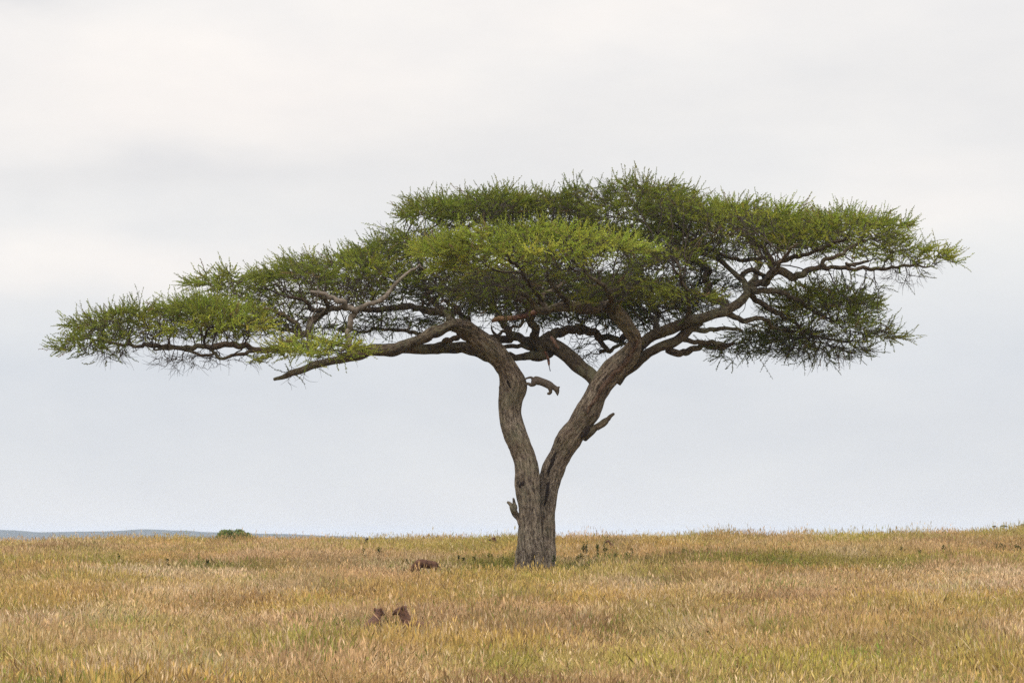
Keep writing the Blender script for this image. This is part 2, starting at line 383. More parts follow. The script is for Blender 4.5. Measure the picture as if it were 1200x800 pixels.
limb((877, 338, 9, -.4), (886, 340, 8, -.6), (897, 340.5, 7, -.6), (910, 340, 6.5, -.5), (922, 344.5, 5.6, -.2), (938, 354, 4.4, .2), (948, 361.5, 3.4, .7), (962, 370, 2.6, 1.2), (980, 376, 2, 1.8))
limb((869, 326, 5, -.3), (870, 319.5, 5.5, -.3), (876, 317, 5.5, -.3), (883, 317.5, 5.5, -.2), (891, 320.5, 5.5, 0), (899, 327, 5, .2))
limb((876, 334, 8, -.4), (884, 333.5, 8, -.3), (893, 332, 8.5, -.2), (901, 327, 9, -.1), (907, 320.5, 9.5, 0), (914, 318.5, 9, 0), (922, 321, 9, 0), (931, 324, 8.5, 0), (942, 320.5, 7.5, 0), (951, 315, 7, .1), (960, 313, 6, .2), (974, 313.5, 4.6, .3), (992, 315, 4.3, .4), (1010, 315, 4, .5), (1030, 315.5, 3.6, .6), (1050, 313.5, 3.2, .7), (1068, 311.5, 2.4, .8), (1090, 312, 1.6, .9))
limb((908, 318, 7, 0), (904, 308, 7, .3), (900, 300, 6.5, .6), (896, 291, 6, 1), (886, 282, 5, 1.5), (874, 274, 4, 2))
limb((905, 310, 6, .3), (915, 306, 5.5, .1), (928, 301, 5.5, -.2), (942, 298, 5, -.6), (956, 294, 4.4, -1), (972, 288, 3.8, -1.4), (990, 281, 3, -1.8))
limb((963, 312, 5, .2), (965.5, 304, 5, .2), (976, 301.5, 4.5, .2), (988, 297, 4, .4), (998, 289, 3.5, .6), (1012, 283, 3, .8), (1030, 278, 2.5, 1))
limb((900, 302, 5, .6), (888, 303, 4.5, .6), (872, 304, 4.5, .5), (858, 302, 4, .3), (840, 296, 3.6, 0), (820, 290, 3, -.4))
limb((858, 361, 9, -.9), (848, 356.5, 9, -.2), (838, 350, 9, .4), (830, 340, 8.5, 1), (829, 328, 8.5, 1.5), (829, 317, 8.5, 2), (822, 309, 8.5, 2.4), (811, 300, 8, 2.8), (798, 290, 6.5, 3), (784, 280, 5, 3), (768, 270, 4, 3), (750, 258, 3.4, 3))
limb((1003, 312, 2.6, .5), (992, 308, 3, .5), (993, 311, 3, .7), (1004, 308.5, 3, .8), (1018, 306, 2.4, .9))
# depth limbs: spread of the crown away from and towards the camera
limb((636, 352, 5.5, -2.8), (628, 342, 5, -3.6), (620, 330, 4.5, -4.6), (612, 320, 3.5, -5.4))
limb((712, 361, 6, -2), (716, 350, 5.5, -3), (712, 340, 5, -4.2), (700, 330, 4.5, -5.2), (686, 322, 3.6, -6))
limb((762, 395, 7, .6), (770, 380, 6.5, 1.8), (768, 362, 6, 3), (757, 342, 5, 4.4), (742, 318, 4, 5.4), (732, 292, 3.2, 6), (722, 262, 2.4, 6.2))
limb((600, 396, 7, 1.5), (590, 380, 7, 2.6), (580, 362, 6.5, 3.8), (566, 340, 6, 5), (550, 314, 5, 5.8), (540, 286, 4, 6))
limb((524, 367, 7, -.4), (508, 354, 6.5, .8), (498, 338, 6, 1.8), (496, 320, 5.5, 2.4), (490, 300, 4.6, 2.6), (478, 280, 3.6, 2.4))
limb((868, 353, 8, -.8), (878, 340, 7, .8), (886, 322, 6.5, 2.4), (890, 304, 6, 3.8), (882, 286, 5, 4.8), (868, 270, 4, 5.2))
limb((896, 332, 5, -.6), (904, 324, 4.5, -2), (912, 312, 4, -3.4), (922, 298, 3.4, -4.4), (934, 286, 2.6, -5))
limb((800, 379, 5, -.8), (806, 366, 4.5, -1.6), (808, 350, 4, -2.6), (802, 334, 3.4, -3.4), (792, 318, 2.6, -4))
for S in L: LIMBS += part('branch', [S], M_LIMB)
# pale, weathered forked limb rising from the low branch on the left
LIMBS += part('branch', [[(413, 420, 8.0, -3.1), (413.5, 412, 7.2, -3.2), (409.5, 402, 6.8, -3.2), (407.5, 390, 6.0, -3.2), (409.5, 378, 6.8, -3.2), (415, 366, 7.2, -3.2), (421, 361.5, 7.2, -3.2), (430, 358, 6.4, -3.3), (441, 354, 5.6, -3.3), (452, 347.5, 5.2, -3.3), (461, 338, 4.4, -3.2), (470, 328.5, 3.6, -3.1), (480, 320, 2.8, -3), (492, 310, 2.2, -3)],
                         [(417, 366, 6.4, -3.2), (410, 360, 7.2, -3.3), (402, 354, 7.2, -3.4), (394, 350.5, 6.4, -3.5), (384, 346.5, 6.0, -3.6), (374, 344, 4.8, -3.7), (364, 341.5, 3.2, -3.8)],
                         [(376, 344, 2.4, -3.7), (373, 340, 2.0, -3.7), (372, 336, 1.2, -3.7)]], M_PALE, .012, 'pale weathered forked limb')
knot(597, 450, -.12, .07, .14, .3)
knot(687, 505, -.30, .09, .17, -.4)
knot(612, 567, -.42, .11, .09, .2)
knot(641, 578, .03, .045, .42, -.12)  # long fissure of the right stem, its inner shade as a dark strip
knot(646.5, 543, .10, .06, .42, -.35)
part('bare_heartwood', [[(746, 398, 4, -.80), (745, 407, 5, -.72), (739, 417, 6, -.60), (729, 428, 6, -.50), (717, 441, 6, -.46), (705, 457, 5, -.42), (695, 472, 3.5, -.40), (688, 484, 2, -.36)]], mat_bark('split_wood', (.035, .022, .015), (.13, .080, .054), (.22, .15, .105), 0), .012, 'reddish brown strip of bare split wood', .3)

# ------------------------------------------------------------------ crown: lens shaped pads that the branchlets grow into
# px, py(centre), half width, up, down, depth, half depth m, leafiness, tint (painted brightness), density
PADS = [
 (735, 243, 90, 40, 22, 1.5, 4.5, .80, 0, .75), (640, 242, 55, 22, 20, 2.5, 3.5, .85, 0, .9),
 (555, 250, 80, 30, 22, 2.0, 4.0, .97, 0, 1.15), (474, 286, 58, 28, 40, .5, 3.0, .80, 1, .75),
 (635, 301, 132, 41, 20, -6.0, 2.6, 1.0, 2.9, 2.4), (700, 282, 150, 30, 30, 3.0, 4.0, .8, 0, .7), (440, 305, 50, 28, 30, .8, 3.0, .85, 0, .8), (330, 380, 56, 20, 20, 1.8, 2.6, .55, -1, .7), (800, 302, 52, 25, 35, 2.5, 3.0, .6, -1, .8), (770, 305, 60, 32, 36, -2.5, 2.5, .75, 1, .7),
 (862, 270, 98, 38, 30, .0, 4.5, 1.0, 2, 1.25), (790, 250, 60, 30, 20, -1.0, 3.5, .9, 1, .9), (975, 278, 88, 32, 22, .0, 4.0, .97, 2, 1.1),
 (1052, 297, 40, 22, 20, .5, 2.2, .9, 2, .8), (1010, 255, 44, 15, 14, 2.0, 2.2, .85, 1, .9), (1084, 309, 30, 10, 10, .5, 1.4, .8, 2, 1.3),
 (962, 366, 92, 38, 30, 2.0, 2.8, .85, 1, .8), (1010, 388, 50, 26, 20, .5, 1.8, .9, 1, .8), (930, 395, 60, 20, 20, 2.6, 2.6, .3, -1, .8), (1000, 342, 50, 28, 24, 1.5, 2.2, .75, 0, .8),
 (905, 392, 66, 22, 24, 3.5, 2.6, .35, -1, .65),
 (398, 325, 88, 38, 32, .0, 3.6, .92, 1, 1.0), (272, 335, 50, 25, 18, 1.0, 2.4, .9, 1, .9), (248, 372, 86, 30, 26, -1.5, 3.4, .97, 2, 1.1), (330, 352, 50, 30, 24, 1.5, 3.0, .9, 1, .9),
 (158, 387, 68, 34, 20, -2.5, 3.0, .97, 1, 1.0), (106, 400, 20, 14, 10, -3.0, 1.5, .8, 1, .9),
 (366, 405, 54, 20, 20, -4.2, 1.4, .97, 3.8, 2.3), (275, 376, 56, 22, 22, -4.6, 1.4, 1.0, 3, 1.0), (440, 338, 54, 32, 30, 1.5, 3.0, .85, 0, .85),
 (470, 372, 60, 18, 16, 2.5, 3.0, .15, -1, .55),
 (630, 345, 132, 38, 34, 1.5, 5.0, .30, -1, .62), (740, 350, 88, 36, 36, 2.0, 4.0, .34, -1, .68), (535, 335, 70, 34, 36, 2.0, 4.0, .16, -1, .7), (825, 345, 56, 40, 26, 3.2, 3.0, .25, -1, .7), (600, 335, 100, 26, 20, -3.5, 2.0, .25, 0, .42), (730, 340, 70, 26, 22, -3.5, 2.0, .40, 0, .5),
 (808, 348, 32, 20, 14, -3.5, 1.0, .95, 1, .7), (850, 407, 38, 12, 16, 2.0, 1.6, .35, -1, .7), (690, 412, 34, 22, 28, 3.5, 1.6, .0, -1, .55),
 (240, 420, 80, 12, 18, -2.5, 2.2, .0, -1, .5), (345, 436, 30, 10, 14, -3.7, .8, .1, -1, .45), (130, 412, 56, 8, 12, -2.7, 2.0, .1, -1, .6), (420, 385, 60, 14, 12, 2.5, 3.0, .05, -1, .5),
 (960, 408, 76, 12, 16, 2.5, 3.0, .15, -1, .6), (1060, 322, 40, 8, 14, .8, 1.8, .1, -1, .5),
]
SP = .198
A_pos, A_leaf, A_out, A_tint, A_rel = [], [], [], [], []
def lens_points(n):
    q = RNG.normal(size=(n, 3)); return nrm(q) * RNG.random((n, 1)) ** (1 / 3)
def addpts(p_, lf, o_, tn, rl):
    A_pos.append(p_); A_leaf.append(lf); A_out.append(o_); A_tint.append(np.full(len(p_), float(tn))); A_rel.append(rl)
for k, (px, py, a, u, w, d, bb, leaf, tint, dens) in enumerate(PADS):
    u = max(u - 8, 5); a = max(a - 13, 8)   # shoots reach a little beyond the pad
    mpp = (D + d) / F; c = P(px, py, D + d); a_ = a * mpp; u_ = u * mpp; w_ = w * mpp
    vol = 4 / 3 * math.pi * a_ * bb * (u_ + w_) / 2
    # inner framework of mostly bare twigs
    n = int(vol / SP ** 3 * dens * (.26 if leaf > .5 else 1.0))
    q = lens_points(n * 3); wp = c + q * np.array([a_, bb, (u_ + w_) / 2])
    keep = fbm(wp * np.array([.55, .55, .9]) + k, 2) > .36 + .10 * np.linalg.norm(q, axis=1)
    q = q[keep][:n]; z = np.where(q[:, 2] > 0, q[:, 2] * u_, q[:, 2] * w_)
    h = q[:, 2] * .5 + .5
    addpts(c + np.stack([q[:, 0] * a_, q[:, 1] * bb, z], -1), (leaf * .22 if leaf > .5 else leaf) * np.ones(len(q)), np.stack([q[:, 0], q[:, 1], 0 * z], -1), tint, h * .5)
    if leaf <= .5: continue
    # leafy sub domes tiled over the upper skin, in flat overlapping tiers
    area = math.pi * a_ * bb; ns = max(3, int(area * .72 * dens))
    for j in range(ns):
        g_ = RNG.random() * 6.283; rr = math.sqrt(RNG.random()) * .93
        qx, qy = math.cos(g_) * rr, math.sin(g_) * rr; edge = math.sqrt(max(0, 1 - rr ** 4))
        tz = u_ * edge * RNG.choice([1.0, .85, .55, .15], p=[.42, .25, .2, .13]) * RNG.uniform(.8, 1.12) - w_ * RNG.uniform(0, .5) * rr
        sa = RNG.uniform(.45, 1.25); su = sa * RNG.uniform(.26, .42); cc = c + np.array([qx * a_, qy * bb, tz - su * .8])
        if fbm(np.array([[*(cc * .75)]]) + k * 3.3, 2)[0] < .37: continue
        m_ = int(sa * sa * 95 * RNG.uniform(.7, 1.25)); q = nrm(RNG.normal(size=(m_, 3))); q[:, 2] = np.abs(q[:, 2]) * 1.0 - .12
        q *= RNG.uniform(.72, 1.0, (m_, 1))
        keep = fbm((cc + q * sa) * 1.5 + 5, 2) > .37; q = q[keep]
        o_ = q * np.array([1, 1, .35]) + .35 * np.array([qx, qy, 0])
        addpts(cc + q * np.array([sa, sa, su]), leaf * np.ones(len(q)), o_, tint + RNG.normal() * .45, np.clip(.55 + .45 * q[:, 2], 0, 1))
A_pos = np.concatenate(A_pos); A_leaf = np.concatenate(A_leaf); A_out = np.concatenate(A_out); A_tint = np.concatenate(A_tint); A_rel = np.concatenate(A_rel)
NA = len(A_pos)
# seeds: points along the limbs
NP = [];
for A in LIMBS:
    s = np.concatenate([[0], np.cumsum(np.linalg.norm(np.diff(A[:, :3], axis=0), axis=1))])
    k = int(s[-1] / .22)
    low = abs(A[-1, 0] - P(321, 444.5, D - 3.8)[0]) < .05 and abs(A[-1, 2] - P(321, 444.5, D - 3.8)[2]) < .05
    for j in range(2, int(k * (.66 if low else 1)) + 1):
        f_ = j / k
        NP.append([np.interp(f_ * s[-1], s, A[:, c]) for c in range(3)])
NP = np.array(NP); N0 = len(NP)
cap = 260000
pos = np.zeros((cap, 3)); pos[:N0] = NP; par = np.full(cap, -1); nch = np.zeros(cap, int)
leafn = np.zeros(cap); outn = np.zeros((cap, 3)); tintn = np.zeros(cap); reln = np.full(cap, .5); dirn = np.zeros((cap, 3))
NN = N0
def kd_of(i0, i1):
    kd = kdtree.KDTree(i1 - i0)
    for i in range(i0, i1): kd.insert(pos[i], i)
    kd.balance(); return kd
kd = kd_of(0, N0)
near = np.zeros(NA, int); nd = np.zeros(NA)
for i in range(NA):
    _, j, dd = kd.find(A_pos[i]); near[i] = j; nd[i] = dd
alive = np.ones(NA, bool); STEP = .135; KILL = .155
for it in range(170):
    act = alive & (nd < 5.0)
    if not act.any(): break
    ai = np.nonzero(act)[0]
    dv = nrm(A_pos[ai] - pos[near[ai]]) / (1 + nd[ai, None] ** 1.5)
    uq, inv = np.unique(near[ai], return_inverse=True)
    S = np.zeros((len(uq), 3)); np.add.at(S, inv, dv)
    cnt = np.bincount(inv)
    lf = np.bincount(inv, A_leaf[ai]) / cnt; tn = np.bincount(inv, A_tint[ai]) / cnt; rl = np.bincount(inv, A_rel[ai]) / cnt
    ot = np.zeros((len(uq), 3)); np.add.at(ot, inv, A_out[ai]); ot /= cnt[:, None]
    ok = nch[uq] < 3
    bad = ~ok
    if bad.any(): alive[ai[bad[inv]]] = False
    uq2 = uq[ok]
    if len(uq2) == 0: continue
    dr = nrm(nrm(S[ok]) + .55 * dirn[uq2] + RNG.normal(size=(len(uq2), 3)) * .42)
    m_ = len(uq2)
    if NN + m_ > cap: break
    pos[NN:NN + m_] = pos[uq2] + dr * STEP * RNG.uniform(.7, 1.25, (m_, 1)); par[NN:NN + m_] = uq2; nch[uq2] += 1
    dirn[NN:NN + m_] = dr
    leafn[NN:NN + m_] = lf[ok]; outn[NN:NN + m_] = ot[ok]; tintn[NN:NN + m_] = tn[ok]; reln[NN:NN + m_] = rl[ok]
    kd = kd_of(NN, NN + m_); NN += m_
    for i in np.nonzero(alive)[0]:
        _, j, dd = kd.find(A_pos[i])
        if dd < nd[i]: near[i] = j; nd[i] = dd
    alive &= nd > KILL
print('SC nodes', NN, 'attractors', NA, 'left', alive.sum(), 't', round(time.time() - T0, 1))
pos = pos[:NN]; par = par[:NN]; nch = nch[:NN]
tips = np.zeros(NN)
for i in range(NN - 1, N0 - 1, -1):
    if nch[i] == 0: tips[i] += 1
    if par[i] >= 0: tips[par[i]] += tips[i]
rad = .0062 * np.maximum(tips, 1) ** .43
rad = np.minimum(rad, .065)
# smooth chains a little
sm = pos.copy(); has = par >= N0
sm[has] = .5 * pos[has] + .5 * pos[par[has]] * .5 + .25 * pos[has]
pos2 = np.where(has[:, None], pos * .8 + pos[par] * .2, pos)
# twig tubes: each segment a 4-sided prism sharing nothing (cheap), vectorised
def segs_mesh(p0, p1, r0, r1, k=4):
    t_ = nrm(p1 - p0); a = nrm(np.cross(t_, np.array([.31, .17, .94]))); b_ = np.cross(t_, a)
    th = np.arange(k) * 2 * np.pi / k
    ring = a[:, None] * np.cos(th)[None, :, None] + b_[:, None] * np.sin(th)[None, :, None]
    v = np.concatenate([p0[:, None] + ring * r0[:, None, None], p1[:, None] + ring * r1[:, None, None]], 1)
    n = len(p0); i = np.arange(k); j = (i + 1) % k
    f_ = np.stack([i, j, j + k, i + k], -1)[None] + (np.arange(n) * 2 * k)[:, None, None]
    return v.reshape(-1, 3), f_.reshape(-1, 4)
ch = np.arange(N0, NN)
v, f_ = segs_mesh(pos2[par[ch]] - base, pos2[ch] - base, np.maximum(rad[ch], np.minimum(rad[par[ch]], rad[ch] * 1.5)), rad[ch])
tw = Buf(); tw.add(v, f_)
# shoots
cand = ch[(tips[ch] <= 4)]
rep = np.where(tips[cand] <= 1, 2, 1)
rep = rep + (leafn[cand] > .7) * (RNG.random(len(cand)) < .4)
src = np.repeat(cand, rep)
lp = leafn[src]
keep = RNG.random(len(src)) < np.where(lp > .1, .9, .55)
src = src[keep]; lp = lp[keep]; n = len(src)
isleaf = RNG.random(n) < lp
rnd = RNG.normal(size=(n, 3))
upw = np.where(isleaf, .02 + .50 * (reln[src] - .5), -.05 - .5 * (RNG.random(n) < .5))
upw = np.where((reln[src] < .12) & ~isleaf, upw - .3, upw)
dr = nrm(dirn[src] * np.array([.45, .45, .25]) + outn[src] * np.array([1.25, 1.1, .55]) + rnd * np.array([.42, .42, .20]) + np.array([0, 0, 1.0]) * upw[:, None])
ln = RNG.uniform(.28, .80, n) * np.where(RNG.random(n) < .025, 1.4, 1.0)
ln = np.where(isleaf, ln, ln * .65)
K = 4
crv = np.array([0, 0, 1.0]) * RNG.normal(.10, .22, n)[:, None] + RNG.normal(size=(n, 3)) * .15
p = pos2[src]; pts = [p]; dcur = dr
for k in range(K):
    dcur = nrm(dcur + crv * .6); p = p + dcur * (ln / K)[:, None]; pts.append(p)
pts = np.stack(pts, 1)      # n,K+1,3
for k in range(K):
    rr0 = np.full(n, .0065 * (1 - .14 * k)); rr1 = np.full(n, .0065 * (1 - .14 * (k + 1)))
    v, f_ = segs_mesh(pts[:, k] - base, pts[:, k + 1] - base, rr0, rr1, 3)
    tw.add(v, f_)
tw.build('twigs', M_TWIG, tree)
# leaflets along leafy shoots
ls = np.nonzero(isleaf)[0]; NLF = 36
tt = (np.arange(NLF) + .5) / NLF
tt = .06 + .96 * tt[None] + RNG.uniform(-.02, .02, (len(ls), NLF)); tt = np.clip(tt, 0, .999)
seg = np.floor(tt * K).astype(int); fr = tt * K - seg
pl = pts[ls]
ii = np.arange(len(ls))[:, None]
c0 = pl[ii, seg]; c1 = pl[ii, seg + 1]; ctr = c0 + (c1 - c0) * fr[..., None]; tg = nrm(c1 - c0)
r3 = nrm(RNG.normal(size=ctr.shape)); side = nrm(r3 - tg * (r3 * tg).sum(-1, keepdims=True))
ld = nrm(side * .75 + tg * .6 + RNG.normal(size=ctr.shape) * .15)
LL = RNG.uniform(.028, .062, ctr.shape[:2])[..., None] * (1 - .45 * np.clip(tt - .7, 0, 1) / .3)[..., None]
wd = nrm(np.cross(ld, nrm(RNG.normal(size=ctr.shape)))) * .0125
v = np.stack([ctr - wd, ctr + wd, ctr + ld * LL + wd * .5, ctr + ld * LL - wd * .5], 2).reshape(-1, 3) - base
nq = len(ls) * NLF
fq = np.arange(nq * 4).reshape(-1, 4)
# colours: lit and shaded pads painted brighter or darker green, varied by shoot and leaf
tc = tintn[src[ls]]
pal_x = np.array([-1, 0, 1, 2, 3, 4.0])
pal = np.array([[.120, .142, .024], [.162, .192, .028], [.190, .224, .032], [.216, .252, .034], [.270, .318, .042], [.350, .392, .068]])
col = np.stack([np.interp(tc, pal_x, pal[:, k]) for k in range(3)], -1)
cn = fbm(pos2[src[ls]] * .8, 2)
yel = np.clip((cn - .45) * 2.5, 0, 1)[:, None]
col = col * (1 + yel * np.array([.28, .12, .1]))
col = col * RNG.uniform(.62, 1.38, (len(ls), 1)) * (1 + RNG.normal(size=(len(ls), 3)) * .06)
dry = RNG.random(len(ls)) < .03
col[dry] = np.array([.22, .15, .07])
colv = np.repeat(np.clip(col, 0, 1), NLF * 4, 0) * np.repeat(RNG.uniform(.85, 1.15, nq), 4)[:, None]
mesh_obj('crown', v, fq, M_LEAF, tree, False, {'tint': colv})
print('shoots', n, 'leaf shoots', len(ls), 'leaflets', nq, 't', round(time.time() - T0, 1))

# ------------------------------------------------------------------ animals and carcass
def remeshed(name, buf, mat, voxel=.012, parent=None):
    o = buf.build(name, mat, parent)
    r = o.modifiers.new('remesh', 'REMESH'); r.mode = 'VOXEL'; r.voxel_size = voxel; r.use_smooth_shade = True
    s = o.modifiers.new('smooth', 'SMOOTH'); s.iterations = 3; s.factor = .5
    return o
def chain(buf, pts, squash=None, rough=0):
    A = catmull(np.array(pts, float), .02); 
    tube(buf, A, rough, 14, bark=False)
def mat_fur(name, base_c, spot_c, scale, thr, rough=.85, dark=None):
    m, t, out = new_mat(name)
    v = t.n('ShaderNodeTexCoord').outputs['Object']
    vo = t.n('ShaderNodeTexVoronoi', inp={'Vector': v, 'Scale': scale}); 
    s = t.ramp(vo.outputs['Distance'], [(thr, (1, 1, 1)), (thr + .08, (0, 0, 0))])
    n = t.noise(v, 40, 4)
    c = t.mix(t.math('MULTIPLY', n, .5), (*base_c, 1), (*[x * .6 for x in base_c], 1))
    c = t.mix(t.math('MULTIPLY', s, .7), c, (*spot_c, 1))
    if dark:
        n2 = t.ramp(t.noise(v, 6, 2), [(.45, (0, 0, 0)), (.6, (1, 1, 1))])
        c = t.mix(t.math('MULTIPLY', n2, .5), c, (*dark, 1))
    principled(t, out, c, rough, n, .01, .5, .15)
    return m
M_LEO = mat_fur('leopard_fur', (.135, .105, .08), (.05, .033, .022), 26, .22)
M_HYE = mat_fur('hyena_fur', (.115, .058, .036), (.020, .012, .008), 17, .30, dark=(.035, .018, .012))
M_DARK = mat_flat('dark_muzzle', (.015, .011, .009), .6, .2, 30)
# leopard, hind feet leaving the stem, diving down to the right
org = P(632, 447, D)
leo = empty('leopard', tuple(org))
tag(leo, 'grey brown leopard leaping head down from the left stem of the acacia', 'leopard')
def lp_(px, py, y=0.0, r=.05): return [*(P(px, py, D) - org + np.array([0, y, 0])), r * 1.17]
bd = Buf()
chain(bd, [lp_(624.3, 445.2, 0, .075), lp_(626.5, 445.5, 0, .115), lp_(630, 446, 0, .118), lp_(634.5, 447.2, 0, .108), lp_(639, 448.9, 0, .110), lp_(643.5, 451, 0, .110), lp_(646.5, 452.6, 0, .095), lp_(649, 453.8, 0, .078), lp_(651, 455, 0, .074), lp_(652.3, 456.5, -.01, .080), lp_(652.9, 458.5, -.01, .062), lp_(653.2, 460.6, -.01, .046), lp_(653.3, 462.2, -.01, .028)])
for sy in (-1, 1):
    y = sy * .07
    chain(bd, [lp_(626.5, 446.5, y, .10), lp_(625 + sy * .2, 449.4, y * 1.2, .078), lp_(622.2, 450.8, y * 1.2, .050), lp_(619.6, 449.6 + sy * .3, y * 1.2, .034), lp_(617.6, 449.4 + sy * .4, y * 1.2, .028), lp_(616.3, 450.9 + sy * .3, y * 1.2, .034)])
    fx = -1.2 if sy < 0 else .2
    chain(bd, [lp_(643.5, 452.5, y, .075), lp_(644.8 + fx * .3, 455.8, y * 1.1, .055), lp_(645.6 + fx * .5, 458.6, y * 1.1, .040), lp_(644.6 + fx * .9, 460.6, y * 1.1, .036), lp_(642.9 + fx, 461.4, y * 1.1, .036)])
    chain(bd, [lp_(653.0, 454.9, y * .7, .022), lp_(654.6, 453.9, y * .9, .034), lp_(655.9, 452.9, y * .95, .016)])
remeshed('body', bd, M_LEO, .014, leo)
bd = Buf(); chain(bd, [lp_(625, 444.6, 0, .05), lp_(622.5, 442.2, 0, .034), lp_(619.5, 442.4, 0, .028), lp_(616.5, 443.4, -.02, .026), lp_(613.5, 444.5, -.06, .024), lp_(611, 446.3, -.1, .02)])
bd.build('tail', M_LEO, leo)
bd = Buf(); chain(bd, [lp_(653.1, 462.0, -.01, .016), lp_(653.5, 463.0, -.01, .017), lp_(653.6, 463.5, -.01, .008)])
bd.build('nose', M_DARK, leo)
for sy in (-1, 1):
    eb = Buf(); chain(eb, [lp_(653.6, 457.3, sy * .055 - .01, .009), lp_(654.2, 457.5, sy * .057 - .01, .010), lp_(654.6, 457.7, sy * .055 - .01, .005)])
    eb.build('eye', M_DARK, leo)

# carcass lying over the boughs
m, t, out = new_mat('raw_meat')
v = t.n('ShaderNodeTexCoord').outputs['Object']
c = t.ramp(t.noise(v, 9, 4), [(.35, (.05, .018, .012)), (.5, (.13, .045, .028)), (.62, (.22, .12, .07))])
principled(t, out, c, .55, t.noise(v, 20, 3), .01, .4, .4); M_MEAT = m
M_HIDE = mat_flat('carcass_hide', (.24, .14, .08), .85, .3, 12)
M_HOOF = mat_flat('hoof_black', (.02, .015, .012), .5, .2, 12)
corg = P(605, 371, D)
car = empty('carcass', tuple(corg))
tag(car, 'torn red and tan antelope carcass lodged over the boughs under the crown centre', 'carcass')
def cp(px, py, y=0, r=.05): return [*(P(px, py, D) - corg + np.array([0, y, 0])), r]
b1 = Buf(); tube(b1, catmull(np.array([cp(576.5, 377.5, -.35, .035), cp(580, 375, -.35, .07), cp(586, 373.6, -.35, .08), cp(592, 373.4, -.35, .07), cp(598, 373.6, -.33, .08), cp(604, 373, -.3, .075)]), .04), .25, 14, bark=False)
b1.build('hide', M_HIDE, car)
b1 = Buf(); tube(b1, catmull(np.array([cp(601, 373.4, -.36, .07), cp(607, 372.6, -.36, .085), cp(614, 370.8, -.36, .08), cp(620, 368.6, -.4, .085), cp(627, 366.2, -.42, .075), cp(633, 363.5, -.45, .05)]), .04), .35, 14, bark=False)
b1.build('meat', M_MEAT, car)
lorg = P(643, 420, D)
lg = empty('hanging_leg', tuple(lorg))
tag(lg, 'small red bony antelope leg dangling below the fork of the middle boughs', 'animal leg')
def gp(px, py, y=0, r=.05): return [*(P(px, py, D + .4) - lorg + np.array([0, y, 0])), r]
b1 = Buf(); tube(b1, catmull(np.array([gp(638.5, 412, -.30, .02), gp(640.5, 416, -.28, .035), gp(642.3, 421, -.28, .042), gp(643.1, 426, -.28, .036), gp(643.3, 429, -.28, .016)]), .03), .25, 12, bark=False)
b1.build('meat', M_MEAT, lg)
b1 = Buf(); tube(b1, catmull(np.array([gp(643.2, 427.5, -.28, .017), gp(643.8, 431, -.28, .013), gp(644.8, 435, -.28, .015)]), .03), .1, 10, bark=False)
b1.build('hoof', M_HOOF, lg)
b1 = Buf(); tube(b1, catmull(np.array([gp(645.5, 395, -.5, .05), gp(648, 399, -.5, .055), gp(651, 404, -.5, .045), gp(654.5, 409, -.45, .03)]), .03), .15, 12, bark=False)
sk = b1.build('dried_skin', mat_flat('dried_skin', (.20, .12, .09), .8, .3, 14), None); sk.location = tuple(lorg)
tag(sk, 'strip of dried pinkish skin stuck on top of the middle bough', 'skin')

